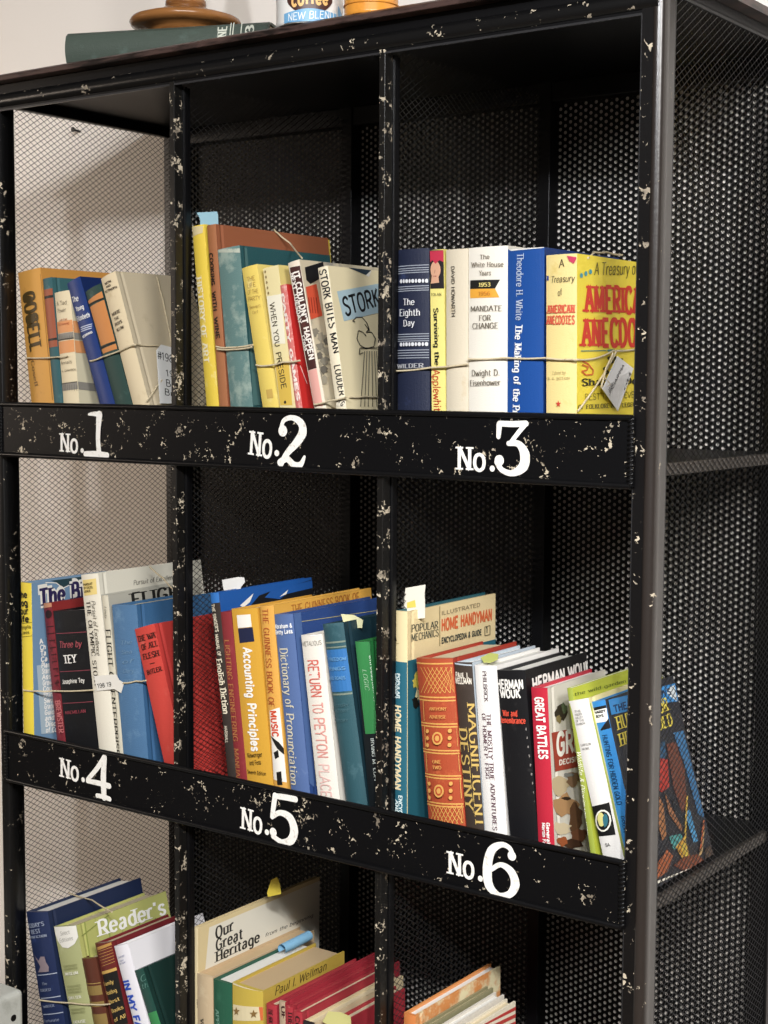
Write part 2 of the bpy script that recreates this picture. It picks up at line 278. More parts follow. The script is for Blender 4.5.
# expanded metal sides and partitions
def mesh_panel(x, y0, y1, z0, z1, a=0.0118, b=0.0076, w=0.0008, d=0.0007):
    mb = MB()
    for sgn, ox in ((1, 0.0003), (-1, -0.0003)):
        sl = sgn * b / a; l = math.hypot(1, sl); nx, nz = -sl / l * w / 2, w / 2 / l
        rise = sl * (y1 - y0); c = z0 - max(rise, 0) + 0.0005
        while c < z1 - min(rise, 0):
            ys, ye = y0, y1; zs, ze = c, c + rise
            if sgn > 0:
                if zs < z0: ys = y0 + (z0 - c) / sl; zs = z0
                if ze > z1: ye = y0 + (z1 - c) / sl; ze = z1
            else:
                if zs > z1: ys = y0 + (z1 - c) / sl; zs = z1
                if ze < z0: ye = y0 + (z0 - c) / sl; ze = z0
            if ye - ys > 0.002:
                vs = []
                for yy, zz in ((ys, zs), (ye, ze)):
                    for k in (-1, 1):
                        for h in (-1, 1): vs.append((x + ox + h * d / 2 + k * sgn * 0.0003, yy + k * nx, zz + k * nz))
                mb.add(vs, [(0, 1, 5, 4), (2, 6, 7, 3), (0, 4, 6, 2), (1, 3, 7, 5)], M_MESH)
            c += b
    return mb
for x, zt_ in ((-0.936, 1.828), (XD1, 1.826), (XD2, 1.826), (0.016, 1.839)):
    part(mesh_panel(x, 0.028, D - .006, 0.03, zt_), 'wire_mesh_panel')
# punched sheet at the back
import numpy as np
def punched(x0, x1, z0, z1, pitch=0.0083, col=0.0071, r=0.0023):
    nx = max(int(round((x1 - x0) / col)), 1); cw = (x1 - x0) / nx; nz = int((z1 - z0) / pitch)
    ang = [i * math.pi / 4 for i in range(8)]
    inner = np.array([(math.cos(t) * r, math.sin(t) * r) for t in ang])
    hx, hz = cw / 2, pitch / 2
    outer = np.array([(hx, 0), (hx, hz), (0, hz), (-hx, hz), (-hx, 0), (-hx, -hz), (0, -hz), (hx, -hz)])
    tile = np.vstack([inner, outer]); cs = []
    for i in range(nx):
        for j in range(nz): cs.append((x0 + (i + .5) * cw, z0 + (j + .5 + .5 * (i % 2)) * pitch))
    cs = np.array(cs); n = len(cs); P = (cs[:, None, :] + tile[None]).reshape(-1, 2)
    P[:, 1] = np.minimum(P[:, 1], z1)
    vs = np.empty((len(P), 3)); vs[:, 0] = P[:, 0]; vs[:, 1] = YB; vs[:, 2] = P[:, 1]
    q = np.array([(i, 8 + i, 8 + (i + 1) % 8, (i + 1) % 8) for i in range(8)]); F = (np.arange(n)[:, None, None] * 16 + q[None]).reshape(-1)
    me = bpy.data.meshes.new('back_panel'); me.vertices.add(len(vs)); me.vertices.foreach_set('co', vs.ravel())
    nf = n * 8; me.loops.add(nf * 4); me.loops.foreach_set('vertex_index', F.astype(np.int32)); me.polygons.add(nf)
    me.polygons.foreach_set('loop_start', np.arange(0, nf * 4, 4, dtype=np.int32)); me.polygons.foreach_set('loop_total', np.full(nf, 4, np.int32)); me.update(calc_edges=True)
    me.materials.append(M_PERF); o = bpy.data.objects.new('back_panel', me); COL.objects.link(o); o.parent = CASE; o.matrix_parent_inverse = Matrix.Translation(-CASE.location)
for x0, x1 in ((-0.932, XD1), (XD1, XD2), (XD2, 0.004)): punched(x0, x1, 0.51, 1.838)
mb = MB(); mb.box((-0.932, YB - 0.0005, 0.03), (0.004, YB + 0.0005, 0.51), M_PERF); part(mb, 'back_panel')
# shelves, one per row
for z in RZ:
    mb = MB(); mb.box((-0.933, 0.001, z + .0125), (0.0135, YB - .0015, z + SH), M_BLACK); part(mb, 'shelf_board')
    for x in (-0.9315, 0.0115):
        mb = MB(); mb.box((x - 0.0033, 0.024, z + .0115), (x + 0.0033, D - .012, z + SH + .0005), M_RAIL); part(mb, 'shelf_side_rail', 0.001)
# top
mb = MB()
mb.extrude(rounded(-0.003, ZT + 0.003, 0.022, 1.8408, 0.009, 6), 'x', -0.947, 0.014, M_TOPR, True)
mb.box((XL, 0.0015, ZT), (-0.003, 0.006, ZT + 0.006), M_BLACK); mb.box((XL, 0.0003, ZT - .0008), (-0.003, 0.003, ZT + 0.0014), M_LIP); part(mb, 'top_front_rail')
for x, zb_ in ((-0.9365, 1.8265), (0.0125, 1.838)):
    mb = MB(); mb.box((x - 0.006, 0.02, zb_), (x + 0.006, D, 1.8435), M_BLACK); part(mb, 'top_side_rail', 0.002)
mb = MB(); mb.box((-0.94, D - .005, 1.815), (0.014, YB, 1.8405), M_BLACK); part(mb, 'top_back_rail', 0.002)
mb = MB(); mb.box((-0.945, 0.004, 1.8395), (0.018, YB, 1.8528), M_BLACK)
M_TOPB = mat('#4d3a35', 0.35, '#1d1614', 0.75, 14, stretch=(1, 1, 6))
mb.extrude([(-0.014, 1.8525), (YB + .001, 1.8525), (YB + .001, 1.8612), (-0.010, 1.8612), (-0.014, 1.8585)], 'x', -0.963, 0.036, M_TOPB); part(mb, 'top_board', 0.0012)
ZTOP = 1.8612
# numbered rails
M_PAINT = mat('#f4f1ea', 0.6, '#cfc8bb', 0.45, 160)
def disc(cx, cy, r, n=18): return [(cx + r * math.cos(2 * math.pi * k / n), cy + r * math.sin(2 * math.pi * k / n)) for k in range(n)]
def put_polys(mb, polys, A, B, h, wid, m, f, fold=False):
    ux, uy = B[0] - A[0], B[1] - A[1]; L = math.hypot(ux, uy); ux /= L; uy /= L; sx = L / wid
    for q in polys:
        vs = [f(A[0] + ux * a * sx - uy * b * h, A[1] + uy * a * sx + ux * b * h) for a, b in q]
        mb.add(vs, [tuple(range(len(vs)))], m)
DIG = {'1': [(2.6, 0, 2.2, .06)], }
def painted_number(parent, n, no_a, no_b, no_h, dg):
    mb = MB(); Y = -0.0052; lay = [0]
    def f(a, b): return (a, Y - lay[0] * 0.000006, b)
    add0 = mb.add
    def add1(*a): lay[0] += 1; add0([(v[0], Y - lay[0] * 0.000006, v[2]) for v in a[0]], *a[1:])
    mb.add = add1
    def w(p): q = at_y(p[0], p[1], Y); return (q.x, q.z)
    no_h *= .9; A, B = w((no_a[0] + 2.5, no_a[1] - .5)), w(no_b); h = (w((no_a[0], no_a[1] - no_h))[1] - A[1])
    polys, wid = text_polys('No', 'paint'); put_polys(mb, polys, A, (A[0] + (B[0] - A[0]) * .80, A[1] + (B[1] - A[1]) * .80), h, wid, M_PAINT, f)
    dx = B[0] - A[0]; cx, cy = A[0] + dx * .93, A[1] + h * .11
    mb.add([f(*p) for p in disc(cx, cy, h * .13)], [tuple(range(18))], M_PAINT)
    x0, y0, x1, y1 = dg; a, b = w((x0, y1)), w((x1, y1)); top = w((x0, y0)); h = top[1] - a[1]; wd = b[0] - a[0]
    def Q(px, py): return f(a[0] + px * wd, a[1] + py * h)
    def stroke(pts, ws):
        pts = [(p[0] * wd, p[1] * h) for p in pts]; n = len(pts); res = []; W2 = []
        for i in range(n - 1):
            p0, p1, p2, p3 = pts[max(i - 1, 0)], pts[i], pts[i + 1], pts[min(i + 2, n - 1)]
            for k in range(8):
                t = k / 8; res.append(tuple(.5 * (2 * q1 + (q2 - q0) * t + (2 * q0 - 5 * q1 + 4 * q2 - q3) * t * t + (3 * q1 - q0 - 3 * q2 + q3) * t ** 3) for q0, q1, q2, q3 in zip(p0, p1, p2, p3))); W2.append(ws[i] + (ws[i + 1] - ws[i]) * t)
        res.append(pts[-1]); W2.append(ws[-1]); L = []; R = []
        for i, p in enumerate(res):
            u, v = res[max(i - 1, 0)], res[min(i + 1, len(res) - 1)]; ex, ey = v[0] - u[0], v[1] - u[1]; l = math.hypot(ex, ey) or 1; hw = W2[i] * h / 2
            L.append((p[0] - ey / l * hw, p[1] + ex / l * hw)); R.append((p[0] + ey / l * hw, p[1] - ex / l * hw))
        for i in range(len(res) - 1): mb.add([f(a[0] + q[0], a[1] + q[1]) for q in (L[i], R[i], R[i + 1], L[i + 1])], [(0, 1, 2, 3)], M_PAINT)
        for e in (0, -1): mb.add([f(a[0] + q[0], a[1] + q[1]) for q in disc(res[e][0], res[e][1], W2[e] * h / 2)], [tuple(range(18))], M_PAINT)
    def ball(px, py, r): mb.add([f(a[0] + q[0], a[1] + q[1]) for q in disc(px * wd, py * h, r * h)], [tuple(range(18))], M_PAINT)
    if n == '1': stroke([(.62, .06), (.58, .35), (.60, .65), (.64, .92)], [.15, .13, .14, .19]); stroke([(.22, .93), (.45, .945), (.66, .93)], [.05, .10, .12]); stroke([(.07, .07), (.5, .08), (.94, .06)], [.12, .13, .13])
    if n == '2': ball(.20, .70, .11); stroke([(.14, .74), (.24, .90), (.52, .955), (.80, .86), (.86, .68), (.66, .48), (.36, .28), (.14, .06)], [.09, .09, .10, .16, .20, .17, .13, .12]); stroke([(.12, .09), (.34, .17), (.58, .06), (.80, .07), (.93, .22)], [.14, .13, .13, .12, .06])
    if n == '3': stroke([(.12, .70), (.14, .92)], [.09, .12]); stroke([(.14, .94), (.5, .935), (.9, .95)], [.10, .11, .11]); stroke([(.86, .92), (.66, .76), (.48, .60)], [.10, .09, .09]); stroke([(.42, .585), (.70, .58), (.88, .40), (.84, .18), (.54, .05), (.24, .10), (.10, .24)], [.09, .12, .20, .20, .11, .10, .12]); ball(.16, .27, .10)
    if n == '4': stroke([(.76, .05), (.74, .5), (.80, .95)], [.16, .17, .14]); stroke([(.78, .94), (.48, .66), (.08, .36)], [.13, .12, .10]); stroke([(.08, .33), (.5, .34), (.98, .33)], [.10, .12, .13]); stroke([(.48, .05), (.75, .06), (1.0, .04)], [.10, .11, .11])
    if n == '5': stroke([(.24, .93), (.55, .945), (.92, .95)], [.11, .12, .12]); stroke([(.22, .94), (.17, .72), (.12, .50)], [.12, .12, .10]); stroke([(.12, .50), (.40, .62), (.74, .56), (.88, .33), (.76, .12), (.46, .05), (.16, .12)], [.09, .11, .17, .20, .18, .10, .11]); ball(.16, .20, .09)
    if n == '6': stroke([(.82, .80), (.72, .93), (.48, .95), (.22, .80), (.12, .48), (.18, .18), (.46, .05), (.76, .12), (.90, .32), (.78, .52), (.50, .60), (.24, .48)], [.10, .09, .10, .16, .19, .18, .10, .13, .18, .15, .09, .08]); ball(.80, .80, .085)
    o = part(mb, 'bin_number', label='white painted No. %s' % n, parent=parent)
    return o
NUM = [[('1', (58, 452), (84, 453), 21, (84, 411, 109, 457)), ('2', (247, 455), (279, 459), 27, (277, 415, 307, 467)), ('3', (455, 470), (495, 471), 26, (494, 420, 529, 475))],
       [('4', (58, 777), (85, 783), 22, (86, 751, 110, 795)), ('5', (239, 829), (269, 836), 25, (269, 791, 298, 841)), ('6', (446, 874), (483, 881), 26, (483, 838, 519, 894))], [], []]
for row, z in enumerate(RZ):
    mb = MB(); zt = z + RH
    mb.box((XL, -0.0045, z + 0.002), (XR, -0.001, zt - 0.002), M_CHIP)
    for zz in (z + 0.0028, zt - 0.0028): mb.tube([(XL + 0.002, -0.005, zz), (XR - 0.002, -0.005, zz)], 0.0032, M_BLACK, 8)
    for xx in (XL + 0.003, XR - 0.003):
        mb.tube([(xx, -0.0045, z + 0.003), (xx, -0.0045, zt - 0.003)], 0.0026, M_BLACK, 8)
        for k in range(15):
            zz = z + 0.005 + k * (RH - 0.01) / 14; mb.tube([(xx - 0.0028, -0.0052, zz - 0.0012), (xx, -0.0072, zz), (xx + 0.0028, -0.0052, zz + 0.0012)], [0.0012, 0.0019, 0.0012], M_BLACK, 6)
    rail = part(mb, 'label_rail')
    rail_inv = rail
    for nm in NUM[row]: painted_number(rail, *nm)

# ================================================================== books
ZK = dict(a=(10, 260, 6.826), b=(90, 260, 6.826), c=(185, 200, 4.873), d=(280, 250, 6.318), e=(390, 240, 5.854), f=(500, 240, 5.297), g=(10, 560, 5.69), h=(80, 550, 4.654),
          i=(185, 570, 4.654), j=(270, 580, 4.654), k=(385, 580, 4.27), l=(470, 630, 4.65), m=(540, 650, 4.65), n=(630, 670, 4.452), o=(15, 870, 6.65), p=(80, 880, 6.98),
          q=(185, 870, 6.65), r=(250, 900, 5.486), s=(375, 930, 4.955), t=(180, 860, 3.657), u=(190, 560, 3.657), v=(380, 570, 2.194), w=(170, 190, 3.339), P=(0, 0, 1))
def Z(k, p): x0, y0, s = ZK[k]; return (x0 + p[0] / s, y0 + p[1] / s)
BIN = {1: (0, XL, XD1), 2: (0, XD1, XD2), 3: (0, XD2, XR), 4: (1, XL, XD1), 5: (1, XD1, XD2), 6: (1, XD2, XR), 7: (2, XL, XD1), 8: (2, XD1, XD2), 9: (2, XD2, XR)}
WORD = {1: 'one', 2: 'two', 3: 'three', 4: 'four', 5: 'five', 6: 'six', 7: 'seven', 8: 'eight', 9: 'nine'}
PAGES = {'cream': '#d8c8a4', 'white': '#e9e6de', 'tan': '#c8ab80', 'grey': '#b3aa9c'}
BOOKS = []
class Book:
    """One book: an Empty at the foot of its spine, a cover that is extruded from its real cross-section, and a page block."""
    def __init__(s, bin_, label, TL, TR, BL, spine, front=None, back=None, Y=0.030, d=None, DR=None, kind='hard', pages='cream', rough=0.5, wear=None, amount=0.35, wscale=45, fwear=None, bump=0.25, bulge=None, key='P', tmax=None, name='book', xshift=0, cut=0):
        row, xa, xb = BIN[bin_]; zs = RZ[row] + SH; s.bin = bin_; s.kind = kind
        s.P0 = {}; s.lay = 0; s.prints = []; s.key = key
        a, b, c = (at_y(*Z(key, p), Y) for p in (TL, TR, BL))
        ez = (a - c); ez.y = 0; ez.normalize(); ex = V3((ez.z, 0, -ez.x)); t = (b - a).dot(ex)
        if tmax: t = min(t, tmax)
        t -= cut
        h = (a.z - zs) / ez.z if ex.z >= 0 else (a.z + t * ex.z - zs) / ez.z
        org = a - ez * h + V3((xshift, 0, 0)); s.h, s.t = h, t; s.ex, s.ez, s.org = ex, ez, org
        if DR: q = hit(*Z(key, DR), org + ex * t, ex); s.d = min(max(q.y - Y, h * .62), YB - 0.012 - Y)
        else: s.d = d or min(h * 0.66, 0.27)
        s.M = Matrix(((ex.x, 0, ez.x, org.x), (ex.y, 1, ez.y, org.y), (ex.z, 0, ez.z, org.z), (0, 0, 0, 1)))
        s.hard = kind in ('hard', 'jacket'); s.c = 0.0026 if s.hard else 0.0006
        s.b = bulge if bulge is not None else (min(0.0022, t * .09) if s.hard else 0.0005)
        front = front or spine; back = back or front
        s.ms = mat(spine, rough, wear, amount, wscale, bump); s.mf = mat(front, rough, fwear if fwear else None, amount, wscale, bump); s.mb_ = mat(back, rough, None, 0.3, 45, bump)
        s.pages = mat(PAGES.get(pages, pages), 0.85, '#8d7a58', 0.12, 25, bump=0.5, bscale=1, stretch=(1500, 30, 30))
        s.root = thing(name, label, 'book', group='books in bin ' + WORD[bin_]); s.root.matrix_world = s.M; s.groove = kind == 'hard'
        s.label = label; BOOKS.append(s); s.bk = bin_
    def yb(s, x): u = (x - s.t / 2) / (s.t / 2); return -s.b * max(0, 1 - u * u)
    def loc(s, face, px, key=None):
        u, v = Z(key or s.key, px)
        if face == 'S': q = hit(u, v, s.org + V3((0, -s.b * .6, 0)), V3((0, 1, 0))) - s.org; return (q.dot(s.ex), q.dot(s.ez))
        q = hit(u, v, s.org + s.ex * s.t, s.ex) - s.org; return (q.y, q.dot(s.ez))
    def pos(s, face, a, b, lay):
        o = 0.0003 + 0.00003 * lay
        if face == 'S': a = min(max(a, 0.0002), s.t - 0.0002); return (a, s.yb(a) - o - (s.b * .3 if lay % 1 else 0), b)
        return (s.t + o, a, b)
    def clamp(s, face, a, b):
        return (min(max(a, 0.0), s.t if face == 'S' else s.d), min(max(b, 0.0), s.h))
    def q(s, face, col, pts, key=None, rough=0.5, wear=None, amount=0.4, scale=60):
        """printed patch, given by its corners"""
        s.lay += 1; P = [s.clamp(face, *s.loc(face, p, key)) for p in pts]; m = mat(col, rough, wear, amount, scale)
        if face == 'S' and len(P) == 4:                       # follow the rounded spine
            (a, b, c, d) = P; n = 6; g = []
            for k in range(n + 1):
                t = k / n; g.append(((a[0] + (b[0] - a[0]) * t, a[1] + (b[1] - a[1]) * t), (d[0] + (c[0] - d[0]) * t, d[1] + (c[1] - d[1]) * t)))
            for k in range(n): s.prints.append(([s.pos(face, *w, s.lay) for w in (g[k][0], g[k + 1][0], g[k + 1][1], g[k][1])], m))
        elif face == 'S' and s.b > .0004:
            xs = [w[0] for w in P]; x0, x1 = min(xs), max(xs); n = max(1, int(math.ceil((x1 - x0) / s.t * 9)))
            def cut(poly, c, sg):
                out = []
                for i in range(len(poly)):
                    a, b = poly[i - 1], poly[i]; ia, ib = (a[0] - c) * sg >= 0, (b[0] - c) * sg >= 0
                    if ia != ib: t = (c - a[0]) / (b[0] - a[0]); out.append((c, a[1] + (b[1] - a[1]) * t))
                    if ib: out.append(b)
                return out
            for i in range(n):
                w = cut(cut(P, x0 + (x1 - x0) * i / n, 1), x0 + (x1 - x0) * (i + 1) / n, -1)
                if len(w) > 2: s.prints.append(([s.pos(face, *q, s.lay + .001) for q in w], m))
        else: s.prints.append(([s.pos(face, *w, s.lay + .5) for w in P], m))
        return s
    def band(s, col, y0, y1, key=None, **kw):
        """stripe right across the spine between two heights of the picture, measured along the left edge"""
        x = s.org + s.ez * s.h; k = ZK[key or s.key]
        def zz(y):
            lo, hi = 0.0, s.h
            for _ in range(30):
                m = (lo + hi) / 2; v = (pix(s.org + s.ez * m).y - k[1]) * k[2]
                if v > y: lo = m
                else: hi = m
            return lo
        z0, z1 = zz(y0), zz(y1); s.lay += 1; m = mat(col, kw.get('rough', 0.5), kw.get('wear'), kw.get('amount', 0.4), kw.get('scale', 60)); n = 6
        for i in range(n):
            xa, xb = s.t * i / n, s.t * (i + 1) / n
            s.prints.append(([s.pos('S', xa, z1, s.lay), s.pos('S', xb, z1, s.lay), s.pos('S', xb, z0, s.lay), s.pos('S', xa, z0, s.lay)], m))
        return s
    def tx(s, face, col, txt, A, B, h, style='serif', key=None, wear=None):
        """one line of print from A to B along its baseline, capitals h tall in the picture"""
        s.lay += 1; k = key or s.key; a, b = s.loc(face, A, k), s.loc(face, B, k)
        ux, uy = b[0] - a[0], b[1] - a[1]; l = math.hypot(ux, uy); vx, vy = -uy / l, ux / l; e = 0.002
        def W(p): return s.M @ V3(s.pos(face, p[0], p[1], 0)) if face == 'F' else s.org + s.ex * p[0] + s.ez * p[1]
        sc = (pix(W((a[0] + vx * e, a[1] + vy * e))) - pix(W(a))).length / e; hm = h / ZK[k][2] / sc
        polys, wid = text_polys(txt, style); m = mat(col, 0.5, wear, 0.5, 300)
        lim = s.t if face == 'S' else s.d; s.sub = 0
        for p in polys:
            pts = [(a[0] + ux * x / wid + vx * y * hm, a[1] + uy * x / wid + vy * y * hm) for x, y in p]
            if min(w[1] for w in pts) < 0 or max(w[1] for w in pts) > s.h or max(w[0] for w in pts) > lim or min(w[0] for w in pts) < 0:
                if max(w[0] for w in pts) > lim + 0.006: continue
                pts = [s.clamp(face, *w) for w in pts]
            s.sub += 1; s.prints.append(([s.pos(face, *w, s.lay + .037 * s.sub + .001) for w in pts], m))
        return s
    def line(s, face, col, A, B, w=2, key=None):
        k = key or s.key; a, b = Z(k, A), Z(k, B); dx, dy = b[0] - a[0], b[1] - a[1]; l = math.hypot(dx, dy); w = w / ZK[k][2] / 2; nx, ny = -dy / l * w, dx / l * w
        x0, y0, sc = ZK[k]; inv = lambda p: ((p[0] - x0) * sc, (p[1] - y0) * sc)
        return s.q(face, col, [inv((a[0] + nx, a[1] + ny)), inv((b[0] + nx, b[1] + ny)), inv((b[0] - nx, b[1] - ny)), inv((a[0] - nx, a[1] - ny))], k)
    def blob(s, face, col, c, rx, ry, key=None, n=14, jag=0.0):
        rnd = random.Random(int(c[0] * 7 + c[1] * 13)); return s.q(face, col, [(c[0] + rx * (1 + jag * rnd.uniform(-1, 1)) * math.cos(2 * math.pi * i / n), c[1] + ry * (1 + jag * rnd.uniform(-1, 1)) * math.sin(2 * math.pi * i / n)) for i in range(n)], key)
    def finish(s):
        t, h, d, c, b = s.t, s.h, s.d, s.c, s.b; g = 0.0011 if (s.groove and t > 0.009) else 0.0
        c = min(c, t * 0.3)
        path = [((0, d), 'b'), ((0, .013), 'b'), ((g, .0095), 'b'), ((0, .006), 'b'), ((0, 0.0), 's')]
        n = 10
        for k in range(1, n): x = t * k / n; path.append(((x, s.yb(x)), 's'))
        path += [((t, 0.0), 'f'), ((t, .006), 'f'), ((t - g, .0095), 'f'), ((t, .013), 'f'), ((t, d), 'f'), ((t - c, d), 'f'), ((t - c, c + .0005), 's'), ((c, c + .0005), 'b'), ((c, d), 'b')]
        mb = MB(); P = [p for p, _ in path]; N = len(P); mm = {'b': s.mb_, 's': s.ms, 'f': s.mf}
        vs = [(x, y, 0) for x, y in P] + [(x, y, h) for x, y in P]
        for i in range(N): mb.add([vs[i], vs[(i + 1) % N], vs[N + (i + 1) % N], vs[N + i]], [(0, 1, 2, 3)], mm[path[i][1]], path[i][1] == 's' and i < 15)
        # top and bottom edges of the boards as strips of quads
        for base in (0, N):
            w = vs[base:base + N]; ib = [N - 1, N - 2, N - 3, N - 4]
            nb = 4; k0 = 4; k1 = 4 + n
            yin = c + .0005
            z = w[0][2]
            def pt(x, y): return (x, y, z)
            mb.add([pt(0, d), pt(c, d), pt(c, yin), pt(0, yin)], [(0, 1, 2, 3)], s.mb_); mb.add([pt(t, d), pt(t - c, d), pt(t - c, yin), pt(t, yin)], [(0, 1, 2, 3)], s.mf)
            for k in range(n):
                xa, xb = t * k / n, t * (k + 1) / n; mb.add([pt(xa, s.yb(xa)), pt(xb, s.yb(xb)), pt(xb, yin), pt(xa, yin)], [(0, 1, 2, 3)], s.ms)
        for pts, m in s.prints: mb.add(pts, [tuple(range(len(pts)))], m)
        o = mb.build('cover', s.root)
        q = MB(); i = 0.0035 if s.hard else 0.0004
        q.box((c, c + .0006, i), (t - c, d - i, h - i), s.pages); q.build('page_block', s.root)
        return s
def hexm(c1, c2, f):
    a, b = (tuple(int(c[i:i + 2], 16) for i in (1, 3, 5)) for c in (c1, c2)); return '#%02x%02x%02x' % tuple(int(x + (y - x) * f) for x, y in zip(a, b))

# ---------------------------------------------------------------- bin one
k = 'a'
B = Book(1, 'mustard book with dark curly spine lettering, leftmost in bin one', (55, 90), (210, 82), (145, 960), '#d89b3c', '#cf8f34', key=k, DR=(625, 112), kind='jacket', wear='#c08834', amount=0.25)
B.tx('S', '#4c3a16', 'COSELL', (92, 235), (150, 640), 78, 'fat').tx('S', '#7d5a20', 'Cosell', (148, 690), (178, 868), 22, 'serif').line('S', '#a8722a', (205, 95), (288, 955), 5)
B.blob('S', '#4c3a16', (128, 268), 38, 26).blob('S', '#4c3a16', (150, 400), 34, 34)
B.finish()
B = Book(1, 'thin teal book with rust spine panel, second from left in bin one', (225, 130), (298, 124), (300, 960), '#2f6066', '#37666a', cut=0.0034, key=k, wear='#5d8486', amount=0.3)
B.band('#a4573a', 205, 600).band('#2a2a28', 250, 268).band('#2a2a28', 540, 556).band('#a4573a', 560, 598).line('S', '#c98a4a', (300, 960), (300, 962), 3)
B.finish()
B = Book(1, 'cream book with orange and grey bands, third from left in bin one', (305, 225), (412, 219), (365, 960), '#ead9b2', '#d9cfae', key=k, kind='jacket', d=.15)
B.band('#e59a5c', 425, 505).band('#8f8a80', 508, 552).band('#4a443c', 545, 554).band('#e59a5c', 560, 642).band('#8f8a80', 842, 895).band('#5a544a', 842, 850)
for c_, y0, y1 in (('#e59a5c', 425, 505), ('#8f8a80', 508, 552), ('#e59a5c', 560, 642), ('#8f8a80', 842, 895)): B.q('F', c_, [(400, y0 - 12), (620, y0 + 6), (620, y1 + 6), (400, y1 - 12)])
B.tx('S', '#5c4f3c', 'A Tad', (325, 312), (395, 300), 26, 'light').tx('S', '#5c4f3c', 'Power', (332, 362), (392, 350), 26, 'light').tx('S', '#c46a3c', 'JACK', (340, 418), (400, 410), 12, 'sans').tx('S', '#c46a3c', 'DOWNIE', (334, 446), (410, 438), 12, 'sans')
B.tx('S', '#5c4f3c', 'Annals', (352, 716), (430, 702), 22, 'light').tx('S', '#7a6b50', 'L. DAWSON', (360, 764), (458, 752), 13, 'sans')
for i in range(9): B.line('S', '#5c564c', (340 + i * 14, 515), (341 + i * 14, 545), 2); B.line('S', '#5c564c', (372 + i * 14, 850), (373 + i * 14, 892), 2)
B.finish()
B = Book(1, 'bright blue leaning book with white script title in bin one', (390, 165), (480, 120), (607, 958), '#1b3878', '#162a5c', key=k, DR=(605, 135), kind='jacket', rough=0.4)
B.tx('S', '#f0f0ec', 'The', (432, 292), (478, 276), 36, 'brush').tx('S', '#f0f0ec', 'Young', (458, 352), (512, 330), 30, 'brush').tx('S', '#f0f0ec', 'Elizabeth', (462, 420), (548, 388), 32, 'brush').tx('S', '#f0f0ec', 'SEBRING', (500, 534), (568, 496), 13, 'bold')
for dy in (0, 14, 28): B.line('S', '#c9d2e4', (484, 462 + dy), (558, 436 + dy), 6)
B.finish()
B = Book(1, 'dark green book with orange spine label leaning between blue and cream', (-30, 218), (78, 142), (170, 970), '#26453f', '#22403c', key='b', cut=.0034, wear='#3f5d56', amount=0.3)
B.q('S', '#cf8540', [(-18, 282), (82, 210), (94, 252), (-8, 300)]).q('S', '#cf8540', [(-2, 322), (98, 268), (176, 548), (76, 588)]).q('S', '#cf8540', [(78, 612), (180, 566), (190, 602), (90, 640)]).line('S', '#191815', (-8, 308), (96, 258), 9).line('S', '#191815', (74, 602), (180, 556), 9)
B.finish()
B = Book(1, 'cream linen book with tiny dark title, rightmost and leaning in bin one', (75, 130), (175, 85), (290, 970), '#e2cfa8', '#c6b799', back='#c9b994', key='b', DR=(575, 122), wear='#d3bd92', amount=0.3, fwear='#b7a88c')
B.tx('S', '#40362a', 'WITH', (108, 172), (152, 150), 14, 'bold').tx('S', '#40362a', 'AND', (116, 192), (150, 176), 11, 'bold').tx('S', '#40362a', 'BUTTERWORTH', (108, 226), (188, 190), 13, 'bold')
B.tx('S', '#40362a', 'WHERE', (158, 384), (214, 354), 19, 'slab').tx('S', '#40362a', 'THE', (174, 414), (208, 396), 17, 'slab').tx('S', '#40362a', 'BOYS', (180, 452), (228, 426), 19, 'slab').tx('S', '#40362a', 'ALLOW', (190, 490), (238, 464), 19, 'slab')
B.line('S', '#5a4a36', (176, 92), (412, 968), 5)
B.finish()
# ---------------------------------------------------------------- bin two
k = 'c'
B = Book(2, 'thin bright yellow book with worn white spine, leftmost in bin two', (35, 130), (105, 125), (105, 998), '#e8c82a', '#e6c81f', cut=0.0037, key=k, wear='#efe2a0', amount=0.42, wscale=30, DR=(700, 148))
B.tx('S', '#efe6c2', 'HISTORY OF ART', (58, 380), (96, 800), 26, 'slab').q('S', '#d9c793', [(35, 130), (88, 127), (86, 160), (40, 178)])
B.finish()
B = Book(2, 'thin tall brown book with black spine lettering in bin two', (107, 125), (157, 128), (167, 998), '#a8693f', '#9c5a38', cut=0.0022, key=k, DR=(695, 158), bump=0.3)
B.tx('S', '#2c1c12', 'COOKING', (120, 262), (132, 420), 17, 'bold').tx('S', '#2c1c12', 'WITH', (134, 450), (142, 545), 17, 'bold').tx('S', '#2c1c12', 'WINE', (144, 575), (156, 682), 17, 'bold')
B.finish()
B = Book(2, 'faded teal cloth book with frayed spine in bin two', (159, 243), (287, 230), (222, 998), '#5f827f', '#24555a', cut=0.0062, key=k, wear='#93a79c', amount=0.62, wscale=38, DR=(705, 256), bump=0.5)
B.q('S', '#b9bfae', [(159, 243), (287, 230), (286, 252), (162, 256)], wear='#5f827f', amount=.7).q('F', '#49706f', [(288, 232), (300, 236), (368, 1000), (330, 1000)])
B.finish()
B = Book(2, 'lemon yellow book with faint brown title leaning in bin two', (277, 335), (368, 304), (378, 1003), '#e8cc55', '#ead36a', cut=0.0056, key=k, kind='jacket', wear='#efdb86', amount=0.3, d=.15)
for i, (tt, x0, x1) in enumerate((('THE', 308, 346), ('LIFE', 308, 350), ('OF THE', 310, 360), ('PARTY', 312, 370))): B.tx('S', '#a8813a', tt, (x0, 398 + i * 32), (x1, 388 + i * 32), 20, 'light')
B.tx('S', '#a8813a', 'Bennett', (320, 532), (372, 520), 14, 'light').tx('S', '#a8813a', 'Cerf', (334, 556), (362, 550), 14, 'light').q('S', '#c9a548', [(398, 925), (426, 920), (432, 965), (404, 968)])
B.finish()
